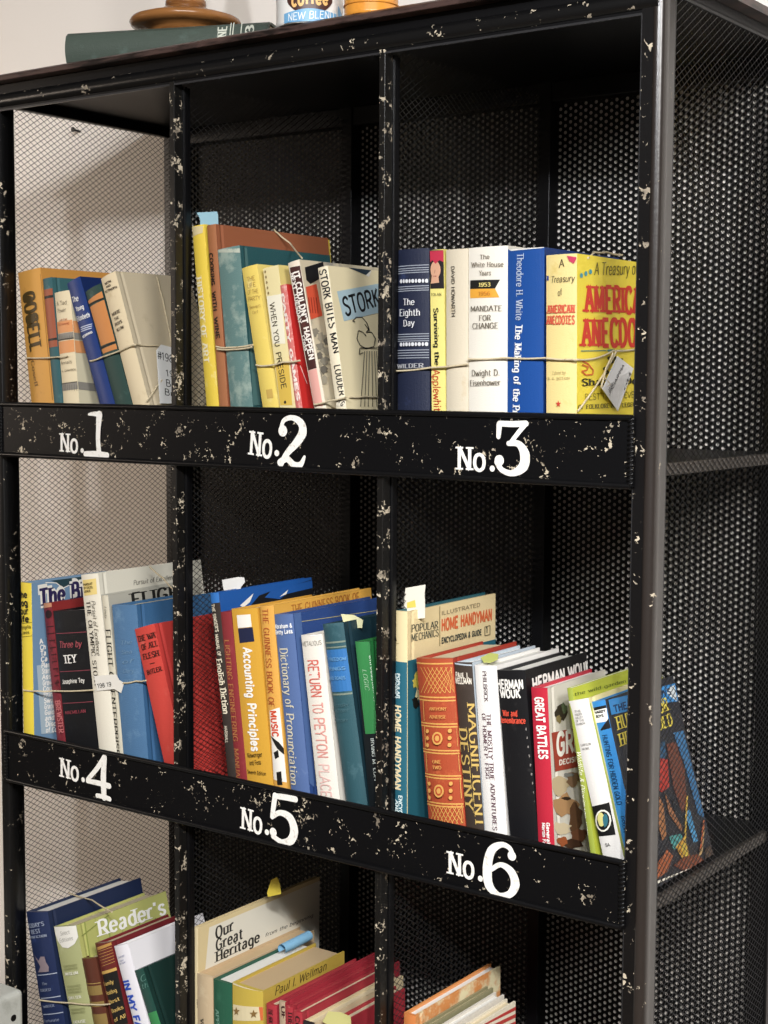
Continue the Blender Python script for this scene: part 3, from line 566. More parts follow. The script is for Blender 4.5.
B = Book(2, 'pale yellow paperback with tall thin lettering beside the lemon book', (380, 335), (455, 322), (462, 1003), '#ecdca0', '#e6d27a', key=k, kind='paper', wear='#e2c34e', amount=0.35, wscale=25, d=.15, pages='white')
B.q('S', '#f0ead2', [(398, 470), (470, 458), (490, 700), (430, 700)]).q('S', '#dfb93c', [(440, 800), (506, 790), (524, 1000), (464, 1000)]).tx('S', '#4a4026', 'WHEN YOU', (414, 505), (442, 720), 24, 'sans').tx('S', '#4a4026', 'PRESIDE', (444, 745), (474, 925), 24, 'sans')
for i in range(5): B.blob('S', '#8a7440', (392 + i * 4, 350 + i * 26), 4, 7)
B.blob('S', '#3a3020', (490, 985), 6, 8)
B.finish()
k = 'd'
B = Book(2, 'thin pink and white speckled spine with bright red cover in bin two', (0, 225), (42, 225), (100, 995), '#d9736c', '#cf241f', key=k, kind='jacket', d=.14, wear='#eeb9ac', amount=0.6, wscale=120)
B.tx('S', '#f4e6dc', 'PARTY GAMES', (8, 280), (112, 960), 18, 'bold').line('F', '#f0d8cc', (126, 730), (170, 845), 4)
B.finish()
B = Book(2, 'cream jacket book with maroon spine block and white capitals in bin two', (50, 85), (122, 62), (215, 990), '#e9dcc6', '#cfc2a4', key=k, kind='jacket', pages='white', DR=(640, 86), fwear='#8f8a80', amount=0.5, wscale=22)
B.q('S', '#46231f', [(62, 112), (128, 98), (232, 745), (178, 762)], wear='#5c302a').q('S', '#e7a79b', [(178, 764), (232, 748), (272, 985), (215, 990)])
B.tx('S', '#f3ece2', 'NEXT TUESDAY', (68, 150), (118, 470), 26, 'bold').tx('S', '#f3ece2', "IT COULDN'T HAPPEN", (92, 140), (192, 700), 30, 'bold').tx('S', '#f3ece2', 'Cross', (140, 545), (164, 640), 20, 'bold')
B.q('F', '#17171a', [(155, 110), (270, 72), (282, 165), (190, 215), (165, 190)]).q('F', '#d9512f', [(160, 235), (228, 215), (266, 415), (192, 440)])
for i in range(4): B.line('F', '#8f2a1c', (178 + i * 16, 300), (190 + i * 16, 400), 5)
for i in range(12): B.blob('F', ('#8d8778', '#a39b88', '#6f6a60')[i % 3], (220 + (i * 37) % 80, 520 + i * 30), 26, 24, jag=.4)
B.finish()
B = Book(2, 'cream jacket book with hand-drawn black title and robed bird-man drawing, rightmost in bin two', (240, 115), (302, 95), (355, 995), '#eee2c4', '#e8d9ae', key=k, kind='jacket', pages='white', DR=(900, 140))
B.tx('S', '#17171a', 'STORK BITES', (250, 130), (318, 500), 42, 'ink').tx('S', '#17171a', 'MAN', (318, 530), (346, 660), 42, 'ink').tx('S', '#17171a', 'LOUDER', (346, 730), (380, 925), 36, 'ink').q('S', '#e9dfc8', [(352, 930), (420, 928), (432, 985), (358, 990)]).tx('S', '#17171a', 'A G', (366, 955), (396, 990), 30, 'ink')
B.q('F', '#a9c3cc', [(358, 262), (900, 150), (900, 330), (402, 450)]).tx('F', '#141416', 'STORK BITES MAN', (412, 415), (1010, 240), 112, 'ink')
B.q('F', '#33414c', [(430, 108), (575, 128), (545, 160), (520, 150)]).q('F', '#e9e4d8', [(540, 160), (575, 118), (560, 170)])
pts = [(455, 450), (480, 425), (515, 425), (545, 460), (560, 500), (540, 520), (575, 520), (600, 560), (590, 610), (540, 625), (500, 600), (482, 560), (492, 510), (520, 520), (540, 545)]
for a_, b_ in zip(pts, pts[1:]): B.line('F', '#2c2a28', a_, b_, 5)
for x0, x1 in ((530, 505), (545, 530), (560, 552), (576, 580), (592, 606), (604, 630)): B.line('F', '#3a3632', (x0, 640), (x1, 990), 4)
for a_, b_ in (((455, 450), (470, 455)), ((500, 620), (495, 660)), ((495, 660), (520, 650)), ((530, 470), (560, 510)), ((500, 620), (610, 620))): B.line('F', '#2c2a28', a_, b_, 5)
B.finish()
# ---------------------------------------------------------------- bin three
k = 'e'
B = Book(3, 'navy book with silver bands and silver title, leftmost in bin three', (40, 60), (230, 55), (45, 993), '#20273f', '#1b2036', key=k, bump=0.35, wear='#323f66', amount=0.3, bulge=.004)
for y in (155, 170, 183, 196, 275, 288, 300, 552, 566, 580, 592, 645, 660, 675, 690): B.band('#9aa0ac', y, y + 5)
for y in (238, 608):
    for i in range(9): B.blob('S', '#d9dbe0', (72 + i * 18, y + 4 - i * .4), 6 if i % 2 else 9, 12)
B.tx('S', '#dfe0e2', 'The', (88, 382), (158, 380), 36).tx('S', '#dfe0e2', 'Eighth', (64, 446), (188, 442), 38).tx('S', '#dfe0e2', 'Day', (90, 506), (158, 502), 36).tx('S', '#a8a9ae', 'WILDER', (48, 752), (206, 746), 24, 'slab')
B.finish()
B = Book(3, 'slim yellow book with a punk boy portrait above the title in bin three', (233, 60), (326, 58), (245, 993), '#efe27c', '#e6d86a', cut=0.0023, key=k, kind='paper', rough=.35)
B.q('S', '#241f22', [(233, 60), (326, 58), (327, 283), (237, 285)]).blob('S', '#d9a483', (268, 175), 30, 52).q('S', '#d9a483', [(245, 210), (285, 215), (290, 250), (240, 255)]).q('S', '#c42a48', [(234, 66), (320, 60), (318, 130), (292, 118), (268, 140), (250, 118), (238, 132)])
B.line('S', '#4a2a24', (250, 168), (268, 166), 6).line('S', '#4a2a24', (276, 168), (292, 168), 6).line('S', '#a4554a', (256, 212), (276, 212), 6).line('S', '#b98468', (266, 175), (262, 195), 5)
B.tx('S', '#7a7340', 'TOLAN', (240, 328), (304, 326), 16, 'serif').tx('S', '#1d1b16', 'Surviving the', (258, 400), (266, 738), 26, 'slab').tx('S', '#c8401f', 'Applewhites', (252, 760), (262, 1060), 42, 'hand')
B.finish()
B = Book(3, 'mottled off-white book with small vertical dark name in bin three', (329, 58), (459, 54), (331, 993), '#d9cdb4', '#cdbf9f', key=k, kind='jacket', wear='#c7ac78', amount=0.42, wscale=14, pages='cream')
B.tx('S', '#3f3b34', 'DAVID HOWARTH', (362, 155), (366, 452), 20, 'sans')
B.finish()
B = Book(3, 'white book with black and orange date flags on its spine in bin three', (461, 48), (690, 40), (462, 993), '#efe9db', '#e3dccb', key=k, kind='jacket', pages='white', bulge=.003)
B.tx('S', '#7c705e', 'The', (532, 112), (592, 110), 24).tx('S', '#7c705e', 'White House', (478, 160), (668, 156), 28).tx('S', '#7c705e', 'Years', (528, 208), (600, 206), 27)
B.q('S', '#1b1a18', [(467, 236), (645, 232), (618, 284), (467, 286)]).q('S', '#f0a91c', [(467, 287), (618, 285), (642, 336), (467, 340)]).tx('S', '#e2d074', '1953', (526, 274), (598, 272), 22, 'slab').tx('S', '#c77f14', '1956', (524, 326), (596, 324), 22)
B.tx('S', '#6a6152', 'MANDATE', (474, 418), (662, 414), 30).tx('S', '#6a6152', 'FOR', (528, 472), (600, 470), 30).tx('S', '#6a6152', 'CHANGE', (486, 520), (642, 516), 32).tx('S', '#6a6152', 'Dwight D.', (482, 796), (650, 792), 34).tx('S', '#6a6152', 'Eisenhower', (470, 854), (654, 848), 32)
B.finish()
k = 'f'
B = Book(3, 'thick royal blue book with white vertical title in bin three', (42, 50), (236, 36), (37, 905), '#124c9a', '#143572', key=k, kind='jacket', DR=(632, 72), rough=.35, pages='white')
B.tx('S', '#b9c6de', 'Theodore H. White', (94, 72), (88, 428), 36, 'serif').tx('S', '#f0f1f2', 'The Making of the President', (86, 450), (66, 1085), 36, 'slab').q('S', '#e6e4dc', [(42, 50), (232, 36), (228, 42), (60, 58)]).line('S', '#114596', (222, 40), (228, 905), 4)
B.finish()
B = Book(3, 'bright yellow jacket book with huge red wood-type title, rightmost in bin three', (246, 82), (408, 90), (246, 905), '#ecd68a', '#f2d911', key=k, kind='jacket', d=.165, wear='#e2c870', amount=0.3, rough=.4)
B.tx('S', '#4a4026', 'A', (318, 148), (346, 140), 40, 'ital').tx('S', '#4a4026', 'Treasury', (272, 228), (396, 218), 34, 'ital').tx('S', '#4a4026', 'of', (312, 298), (336, 290), 32, 'ital').tx('S', '#d9583c', 'AMERICAN', (252, 388), (398, 384), 40, 'fat').tx('S', '#d9583c', 'ANECDOTES', (248, 446), (398, 444), 42, 'fat')
B.tx('S', '#b9a668', 'Edited by', (280, 712), (352, 710), 18, 'ital').tx('S', '#b9a668', 'B. A. BOTKIN', (254, 740), (374, 738), 13, 'sans')
B.q('S', '#cf3a2a', [(314 + (15 if i % 2 == 0 else 6.5) * math.sin(i * math.pi / 5), 868 - (19 if i % 2 == 0 else 8) * math.cos(i * math.pi / 5)) for i in range(10)]).q('S', '#c62a56', [(358, 84), (408, 90), (406, 100), (392, 125), (370, 112)]).q('S', '#2a4a9a', [(246, 190), (258, 190), (258, 214), (246, 214)])
B.tx('F', '#5a5012', 'A Treasury of', (498, 186), (728, 182), 66, 'ital').tx('F', '#d8331c', 'AMERICAN', (452, 380), (790, 388), 138, 'fat').tx('F', '#d8331c', 'ANECDOTES', (436, 562), (848, 556), 142, 'fat')
B.line('F', '#3f7f7a', (425, 588), (560, 586), 5).line('F', '#3f7f7a', (610, 584), (745, 582), 5).blob('F', '#3f7f7a', (585, 585), 22, 7)
for i in range(3): B.blob('F', '#3f9aa8', (428 + i * 24, 188 - i * 10), 8, 13)
B.tx('F', '#2e2a10', 'Sly', (566, 652), (650, 650), 34, 'slab').tx('F', '#2e2a10', 'Salty', (542, 710), (680, 706), 36, 'slab').tx('F', '#2e2a10', 'Shaggy Dog', (430, 772), (760, 760), 36, 'slab').tx('F', '#5d5413', 'BEST I HAVE EVER', (446, 848), (730, 832), 32, 'light').tx('F', '#6a6018', 'OF FOLKLORE AND LEGEND', (410, 896), (730, 880), 22, 'slab')
pts = [(430, 640), (462, 655), (490, 690), (486, 712), (450, 715), (428, 695), (455, 690), (462, 672), (430, 660)]
for a_, b_ in zip(pts, pts[1:]): B.line('F', '#d8641c', a_, b_, 7)
B.finish()
# ---------------------------------------------------------------- bin four
k = 'g'
B = Book(4, 'yellow spined book with pale blue torn jacket, leftmost in bin four', (62, 126), (122, 131), (78, 970), '#ecd21c', '#6f93b4', key=k, Y=.014, kind='jacket', DR=(470, 92), rough=.4, tmax=.03)
for i, tt in enumerate(('The', 'Dog', 'Your', 'Life')): B.tx('S', '#2c2710', tt, (46, 218 + i * 46), (106 + i * 3, 212 + i * 46), 34, 'bold')
B.tx('S', '#4a4216', 'Angela', (66, 394), (122, 388), 20, 'serif').tx('S', '#4a4216', 'Jones', (72, 422), (114, 418), 18, 'serif').line('S', '#7a6d10', (64, 362), (124, 356), 3).line('S', '#7a6d10', (64, 438), (126, 432), 3)
B.q('F', '#24424a', [(232, 118), (470, 70), (470, 160), (390, 170), (350, 130), (300, 165), (262, 128)]).line('F', '#eeeae0', (200, 128), (262, 130), 5).line('F', '#eeeae0', (262, 130), (300, 160), 5).line('F', '#eeeae0', (300, 160), (345, 138), 5).line('F', '#eeeae0', (345, 138), (400, 150), 5)
B.tx('F', '#e9e6dc', 'The Big', (170, 262), (475, 198), 92, 'halo').tx('F', '#2b2352', 'The Big', (172, 262), (475, 198), 92, 'fat').q('F', '#a9bdc9', [(150, 600), (240, 590), (248, 985), (176, 990)])
for i, (tt, w) in enumerate((('A', 20), ('Ch', 34), ('Ta', 34), ('Ca', 40), ('Plan', 50), ('Start', 52), ('Ass', 50), ('Grow', 52), ('Con', 52), ('Prin', 54), ('Swo', 54), ('Grade', 56), ('Guid', 56), ('and', 54), ('Disc', 62), ('of Co', 64))):
    B.tx('F', '#f4f2ec', tt, (168 + i * 2.2, 478 + i * 33.5), (168 + i * 2.2 + w, 472 + i * 33.5), 26, 'bold')
B.finish()
B = Book(4, 'thin maroon patterned book with red top edge in bin four', (190, 246), (243, 238), (264, 985), '#7d2430', '#8a2424', cut=0.002, key=k, kind='jacket', DR=(430, 198), wear='#4a161c', amount=0.55, wscale=110)
B.q('S', '#c98a66', [(190, 246), (243, 238), (243, 266), (194, 274)]).blob('S', '#2a1216', (222, 308), 17, 24)
for i in range(9): B.line('S', '#3a1016', (212 + i * 6, 380 + i * 40), (258 + i * 5, 376 + i * 40), 6)
B.tx('S', '#c26a6a', 'BREWSTER', (262, 800), (285, 985), 24, 'slab')
B.finish()
B = Book(4, 'black jacket book with pink ruled lines and pink and white lettering in bin four', (246, 290), (424, 275), (316, 1010), '#17181b', '#15161a', key=k, kind='jacket', DR=(520, 258), pages='grey', rough=.35, wear='#25262a', amount=.3)
for y in (415, 632, 812): B.line('S', '#8a3a48', (262 + (y - 415) * .09, y + 4), (440 + (y - 415) * .12, y - 6), 4)
B.tx('S', '#b8525c', 'Three by', (284, 500), (412, 492), 36, 'ital').tx('S', '#f2efe8', 'TEY', (314, 588), (388, 580), 44, 'slab').tx('S', '#e9e6de', 'Josephine Tey', (302, 704), (430, 694), 24, 'brush').tx('S', '#9a3a48', 'MACMILLAN', (318, 878), (438, 866), 18, 'serif')
B.finish()
k = 'h'
B = Book(4, 'tall white book with a yellow spine square and olympic title in bin four', (5, 115), (92, 106), (86, 895), '#ece5d2', '#dad5c4', cut=0.003, key=k, kind='hard', DR=(560, 28), rough=.35, pages='white')
B.q('S', '#ecd27a', [(12, 140), (74, 132), (80, 205), (20, 214)]).tx('S', '#5a4c1a', 'PURSUIT', (18, 166), (64, 160), 9, 'bold').tx('S', '#5a4c1a', 'OF EXCEL', (20, 182), (66, 176), 9, 'bold').tx('S', '#5a4c1a', 'LENCE', (22, 198), (56, 193), 9, 'bold')
B.tx('S', '#2a2620', 'THE OLYMPIC STORY', (32, 236), (74, 640), 19, 'serif').tx('S', '#4a463c', 'Pursuit of Excellence', (58, 236), (84, 490), 16, 'ital')
B.q('F', '#b4b1a4', [(96, 208), (560, 128), (560, 760), (180, 918)]).tx('F', '#4a463c', 'Pursuit of Excellence', (248, 164), (450, 134), 22, 'ital')
B.finish()
B = Book(4, 'cream book with narrow vertical flight title behind the blue book in bin four', (101, 212), (130, 208), (172, 918), '#d6cfb9', '#aeab9e', key=k, kind='jacket', DR=(545, 130), Y=.0305)
B.tx('S', '#23211d', 'FLIGHT OF ENTERPRISE', (120, 370), (166, 960), 22, 'serif').tx('S', '#6a675c', 'Linda', (116, 262), (118, 318), 10, 'ital').tx('F', '#1f1e1c', 'FLIGHT', (244, 262), (520, 212), 60, 'slab')
B.finish()
B = Book(4, 'sky blue cloth book with faint pressed title in bin four', (149, 255), (263, 250), (200, 918), '#4c78a2', '#34638f', key=k, wear='#628bb0', amount=.42, wscale=40, DR=(540, 226), bump=.5, Y=.029)
for i in range(5): B.tx('S', '#6d93b4', ('The', 'Sea', 'of', 'Glory', 'and')[i], (192 + i * 4, 440 + i * 44), (246 + i * 3, 436 + i * 44), 18, 'ital')
B.finish()
B = Book(4, 'red cloth book leaning against the divider, small dark title, in bin four', (262, 370), (365, 345), (395, 968), '#cf3f34', '#c4362f', key=k, Y=.026, tmax=.036, xshift=-.003, DR=(632, 298), wear='#d85a4c', amount=.3)
B.tx('S', '#3a1512', 'THE WAY', (272, 428), (368, 402), 25, 'slab').tx('S', '#3a1512', 'OF ALL', (292, 466), (366, 444), 25, 'slab').tx('S', '#3a1512', 'FLESH', (300, 510), (372, 490), 25, 'slab').line('S', '#3a1512', (328, 530), (350, 524), 4).tx('S', '#3a1512', 'BUTLER', (318, 580), (384, 560), 20, 'slab')
B.finish()
# ---------------------------------------------------------------- bin five
k = 'i'
B = Book(5, 'thin dark book with cream blackletter title under a torn blue jacket, leftmost in bin five', (118, 106), (180, 100), (196, 925), '#3a322e', '#1557a6', back='#1557a6', key=k, kind='jacket', rough=.4, DR=(588, 36), tmax=.0145, wear='#4a423c', amount=.35)
B.q('S', '#2a74c4', [(112, 106), (186, 100), (190, 150), (116, 156)]).tx('S', '#d9ceb6', "THE SINGER'S", (124, 160), (146, 290), 14, 'bold').tx('S', '#d9ceb6', 'MANUAL OF', (142, 300), (156, 402), 14, 'bold').tx('S', '#eadfc4', 'English Diction', (146, 416), (182, 672), 26, 'slab').tx('S', '#c9beaa', 'MARSHALL', (186, 725), (192, 805), 12, 'bold')
B.q('F', '#15171c', [(345, 118), (400, 98), (540, 60), (640, 36), (640, 130), (300, 170)]).q('F', '#f0ede6', [(255, 165), (318, 108), (300, 150), (270, 175)]).q('F', '#1557a6', [(370, 128), (400, 96), (640, 40), (640, 75), (470, 112), (440, 135)]).q('F', '#f0ede6', [(440, 125), (478, 92), (470, 112)])
B.finish()
B = Book(5, 'maroon cloth book with dim gold vertical title in bin five', (165, 195), (214, 182), (238, 945), '#8a2a30', '#7d2228', key=k, wear='#98383c', amount=.3, DR=(500, 130))
B.tx('S', '#b4713c', 'LIGHTING ENGINEERING', (186, 325), (228, 800), 22, 'serif').tx('S', '#b4713c', 'MANUAL', (230, 830), (240, 985), 22, 'serif')
B.finish()
B = Book(5, 'golden yellow book with white accounting title and two spine squares in bin five', (217, 180), (345, 160), (287, 950), '#d9a21e', '#d4991a', cut=0.0033, key=k, DR=(560, 120), rough=.35, wear='#caa02e', amount=.2)
B.q('S', '#f2efe6', [(242, 210), (306, 206), (312, 264), (248, 270)]).q('S', '#1d2444', [(248, 272), (316, 266), (324, 332), (256, 340)]).tx('S', '#f4f1e8', 'Accounting', (276, 362), (294, 596), 36, 'bold').tx('S', '#f4f1e8', 'Principles', (296, 620), (316, 845), 36, 'bold')
B.tx('S', '#3d300c', 'Niswonger', (294, 872), (366, 866), 20, 'sans').tx('S', '#3d300c', 'and Fess', (304, 906), (360, 902), 20, 'sans').tx('S', '#3d300c', 'Seventh Edition', (292, 945), (382, 955), 16, 'sans')
B.finish()
B = Book(5, 'orange book of music records with black and white keys at its foot in bin five', (349, 165), (424, 152), (412, 975), '#e2a63c', '#dba233', cut=0.0045, key=k, kind='jacket', DR=(866, 93), pages='white')
B.tx('S', '#b4561c', 'THE GUINNESS BOOK OF', (362, 180), (394, 640), 26, 'serif').q('S', '#f0ece2', [(394, 655), (440, 640), (488, 990), (412, 975)]).tx('S', '#d9471f', 'MUSIC', (400, 655), (412, 778), 26, 'bold').q('S', '#191919', [(400, 770), (440, 800), (462, 830), (462, 860), (432, 828)]).q('S', '#191919', [(414, 850), (436, 836), (440, 870), (422, 880)]).q('S', '#191919', [(428, 940), (450, 936), (456, 1000), (432, 1000)])
B.tx('F', '#a8641c', 'THE GUINNESS BOOK OF', (372, 200), (620, 150), 34, 'serif', key='u').q('F', '#efece4', [(440, 180), (630, 140), (630, 152), (520, 176)], key='u')
B.finish()
k = 'j'
B = Book(5, 'slate blue dictionary with cream vertical title in bin five', (20, 160), (106, 150), (96, 950), '#5670a4', '#2c4a86', key=k, DR=(545, 90), rough=.4, wear='#6a82b0', amount=.3)
B.tx('S', '#eef0f2', 'Abraham &', (24, 226), (106, 220), 18, 'bold').tx('S', '#eef0f2', 'Betty Lass', (26, 252), (108, 246), 18, 'bold').tx('S', '#d9d2b8', 'Dictionary of', (48, 318), (78, 598), 36, 'serif').tx('S', '#d9d2b8', 'Pronunciation', (78, 620), (100, 955), 36, 'serif')
B.line('F', '#b4a878', (142, 194), (560, 132), 3).line('F', '#b4a878', (142, 194), (216, 960), 3).q('F', '#4a689e', [(108, 152), (142, 146), (206, 965), (142, 960)])
B.finish()
B = Book(5, 'white book with fading red vertical title in bin five', (145, 256), (243, 246), (220, 970), '#ece6da', '#dcd6ca', key=k, kind='jacket', d=.14, pages='white')
B.tx('S', '#5c564c', 'METALIOUS', (152, 308), (242, 300), 20, 'light').tx('S', '#dd6a5c', 'RETURN', (178, 372), (198, 548), 46, 'sans').tx('S', '#e49a90', 'TO', (200, 572), (206, 622), 46, 'sans').tx('S', '#e49a90', 'PEYTON', (208, 640), (228, 830), 46, 'sans').tx('S', '#ecc0b8', 'PLACE', (230, 855), (244, 1010), 46, 'sans')
B.q('S', '#f3f1ec', [(188, 246), (243, 240), (243, 256), (190, 262)])
B.finish()
B = Book(5, 'dark teal leather-look book with bright blue spine label in bin five', (246, 205), (356, 192), (352, 1000), '#2c5660', '#16343f', cut=0.0048, key=k, wear='#4a717a', amount=.4, wscale=35, bulge=.004, DR=(560, 158))
B.band('#2a72b4', 325, 520).band('#7c8a7c', 288, 296).band('#7c8a7c', 312, 318).band('#7c8a7c', 528, 536)
for y, tt in ((376, 'FREEDOM'), (420, 'RINGS'), (464, 'AND ROADS')): B.tx('S', '#5a93c4', tt, (278, y), (356, y - 4), 14, 'bold')
for y in (590, 615, 660): B.tx('S', '#486e78', 'HISTORY', (296, y), (372, y - 4), 12, 'sans')
B.finish()
B = Book(5, 'green topped logic textbook with black lower half, rightmost in bin five', (400, 286), (505, 272), (462, 1010), '#1a2024', '#22823e', key=k, rough=.35, DR=(600, 258), tmax=.021, xshift=-.001)
B.q('S', '#2f8c48', [(395, 286), (520, 270), (530, 715), (445, 716)]).tx('S', '#d9ecd8', 'Introduction to', (462, 352), (486, 570), 20, 'serif').tx('S', '#9cc8a0', 'LOGIC', (434, 415), (448, 512), 18, 'ital').tx('S', '#c9d2cc', 'IRVING M. COPI', (472, 735), (490, 935), 13, 'serif')
B.finish()
# ---------------------------------------------------------------- bin six
k = 'k'
B = Book(6, 'tall cream and teal home handyman book, leftmost in bin six', (42, 130), (96, 126), (42, 975), '#e6d3a0', '#e2cc98', back='#1d5a66', key=k, DR=(472, 50), rough=.35)
B.band('#1d6478', 345, 1400).q('F', '#1d6070', [(96, 345), (480, 250), (480, 1400), (96, 1400)])
B.tx('S', '#2a2a24', '1', (46, 260), (56, 258), 28, 'bold').line('S', '#b9a877', (46, 272), (62, 270), 3).tx('S', '#d9ecec', 'POPULAR', (54, 398), (54, 505), 12, 'bold').tx('S', '#d9ecec', 'MECHANICS', (42, 398), (42, 505), 10, 'bold').tx('S', '#f0deb0', 'HOME HANDYMAN', (46, 534), (46, 896), 24, 'bold').tx('S', '#d9ecec', 'ENCYCLOPEDIA', (62, 918), (62, 1100), 14, 'bold').tx('S', '#d9ecec', 'AND GUIDE', (46, 938), (46, 1100), 13, 'bold')
B.tx('F', '#2c3a38', 'POPULAR', (112, 222), (226, 204), 30, 'serif').tx('F', '#2c3a38', 'MECHANICS', (112, 262), (228, 238), 30, 'serif').line('F', '#8a7a52', (232, 112), (232, 282), 3).tx('F', '#8a7a5c', 'ILLUSTRATED', (240, 150), (406, 112), 16, 'sans').tx('F', '#d8612c', 'HOME HANDYMAN', (240, 216), (456, 168), 46, 'bold').tx('F', '#2c3a38', 'ENCYCLOPEDIA & GUIDE', (240, 270), (410, 232), 22, 'bold').tx('F', '#2c3a38', '1', (430, 226), (438, 224), 26, 'bold')
for a_, b_ in (((424, 200), (446, 194)), ((446, 194), (446, 232)), ((446, 232), (424, 238)), ((424, 238), (424, 200))): B.line('F', '#6a5f44', a_, b_, 3)
for c_, p_ in (('#d9c83c', (130, 440)), ('#e6dca0', (138, 490)), ('#1c1c18', (128, 520)), ('#d9c83c', (140, 410))): B.blob('F', c_, p_, 14, 24, jag=.4)
B.finish()
B = Book(6, 'rust red leather book with gilt spine panels in bin six', (134, 332), (290, 344), (186, 1005), '#b04a28', '#a5321f', key=k, DR=(446, 238), bulge=.006, wear='#d06a34', amount=.35, wscale=30, rough=.38)
gold = '#dca24a'
for y in (350, 492, 506, 604, 616, 716, 728, 822, 834, 940, 952): B.band(gold, y, y + 6)
for i in range(9):
    B.line('S', gold, (152 + i * 18, 372), (152 + i * 18 + 70, 482), 2.5); B.line('S', gold, (152 + i * 18, 482), (152 + i * 18 + 60, 372), 2.5)
    B.line('S', gold, (188 + i * 17, 962), (188 + i * 17 + 40, 1040), 2.5); B.line('S', gold, (188 + i * 17, 1040), (188 + i * 17 + 36, 962), 2.5)
for y, x in ((672, 235), (896, 242)):
    B.blob('S', gold, (x, y), 22, 28).blob('S', '#b8481f', (x, y), 15, 20).blob('S', gold, (x, y), 9, 12)
    for dx in (-44, 48):
        for dy in (-30, 0, 30): B.blob('S', gold, (x + dx, y + dy), 7, 9)
for tt, y in (('ANTHONY', 552), ('ADVERSE', 586)): B.tx('S', gold, tt, (204, y), (272, y + 2), 13, 'serif')
for tt, y in (('ONE', 778), ('TWO', 802)): B.tx('S', gold, tt, (216, y), (256, y + 1), 14, 'serif')
for y0, y1 in ((514, 600), (622, 712), (734, 818), (842, 934)): B.line('S', gold, (168 + (y0 - 514) * .05, y0), (168 + (y1 - 514) * .05, y1), 3); B.line('S', gold, (296 + (y0 - 514) * .07, y0), (296 + (y1 - 514) * .07, y1), 3)
B.finish()
B = Book(6, 'dark brown book with gold two-line title and pale blue jacket top in bin six', (296, 352), (381, 362), (346, 1020), '#40352e', '#b9c4ce', back='#b9c4ce', cut=0.0025, key=k, kind='jacket', DR=(545, 290), wear='#4c4038', amount=.3, pages='white')
B.q('S', '#b4c0cc', [(296, 352), (381, 362), (381, 368), (297, 360)]).tx('S', '#e6dccc', 'PAUL I.', (303, 416), (362, 419), 22, 'bold').tx('S', '#e6dccc', 'WELLMAN', (301, 440), (372, 443), 22, 'bold').tx('S', '#d2b058', 'MAGNIFICENT', (354, 526), (392, 1060), 40, 'serif').tx('S', '#d2b058', 'DESTINY', (316, 632), (346, 985), 36, 'serif')
B.finish()
k = 'l'
B = Book(6, 'white book with small mauve two-line title in bin six', (22, 162), (124, 180), (70, 915), '#efece8', '#e6e3de', key=k, kind='jacket', DR=(372, 60), pages='white', rough=.4)
B.tx('S', '#6c5c62', 'PHILBRICK', (62, 190), (72, 332), 17, 'serif').tx('S', '#6c4a58', 'THE MOSTLY TRUE ADVENTURES', (80, 388), (112, 930), 19, 'serif').tx('S', '#6c4a58', 'OF HOMER P. FIGG', (58, 386), (78, 692), 17, 'serif')
B.finish()
B = Book(6, 'thick black novel with white author capitals and red title in bin six', (126, 186), (256, 189), (186, 940), '#17171a', '#141417', key=k, kind='jacket', DR=(540, 92), pages='white', rough=.38, wear='#2e2d2e', amount=.22, wscale=80)
B.tx('S', '#f0ede6', 'HERMAN', (128, 270), (252, 271), 38, 'bold').tx('S', '#f0ede6', 'WOUK', (144, 312), (240, 313), 36, 'bold').tx('S', '#d9472e', 'War and', (156, 398), (226, 400), 26, 'fat').tx('S', '#d9472e', 'Remembrance', (140, 430), (262, 434), 26, 'fat').tx('F', '#f0ede6', 'HERMAN WOUK', (292, 283), (560, 193), 55, 'bold')
for i in range(10): B.blob('S', '#8a8580', (262 + i * 5, 460 + i * 42), 3, 6, jag=.5)
B.finish()
B = Book(6, 'crimson hardback of great battles with painted war scene cover in bin six', (285, 266), (360, 264), (318, 975), '#c01f38', '#d8d2c4', back='#c01f38', key=k, DR=(628, 160), rough=.35, fwear='#c4b9a2', amount=.35, wscale=16, pages='white')
B.tx('S', '#f4efe8', 'GREAT BATTLES', (304, 312), (326, 600), 36, 'bold').tx('S', '#f4efe8', 'General Sir', (358, 895), (364, 1040), 14, 'bold').tx('S', '#f4efe8', 'Martin Farndale', (338, 895), (346, 1060), 14, 'bold')
kk = 'm'
B.q('F', '#a8412f', [(52, 385), (420, 290), (420, 470), (70, 565)], key=kk).tx('F', '#f4efe4', 'GREAT', (78, 488), (270, 438), 96, 'bold', key=kk).tx('F', '#f0e6da', 'DECISIVE CONFLICTS', (88, 535), (330, 480), 22, 'bold', key=kk)
for i, (c_, x, y, rx, ry) in enumerate((('#3a3226', 95, 290, 26, 44), ('#5c6a4a', 110, 270, 14, 22), ('#8a7a4a', 85, 320, 14, 18), ('#c9b48c', 90, 630, 40, 40), ('#8a6a4c', 150, 600, 30, 30), ('#b98c5c', 110, 720, 60, 50), ('#6c4a30', 160, 780, 30, 60), ('#dcc9a4', 100, 830, 40, 30), ('#7a4c30', 180, 860, 40, 30), ('#4a3020', 150, 900, 50, 24), ('#a8582c', 100, 890, 26, 20), ('#3c2c20', 120, 690, 20, 8), ('#8a8a86', 130, 580, 30, 10))): B.blob('F', c_, (x, y), rx, ry, key=kk, jag=.35)
B.finish()
k = 'm'
B = Book(6, 'slim lime green book with white spine lettering in bin six', (126, 178), (150, 175), (234, 935), '#9aa832', '#b4bd1e', back='#a8b428', key=k, kind='paper', DR=(560, 60), pages='white', wear='#a8b648', amount=.3)
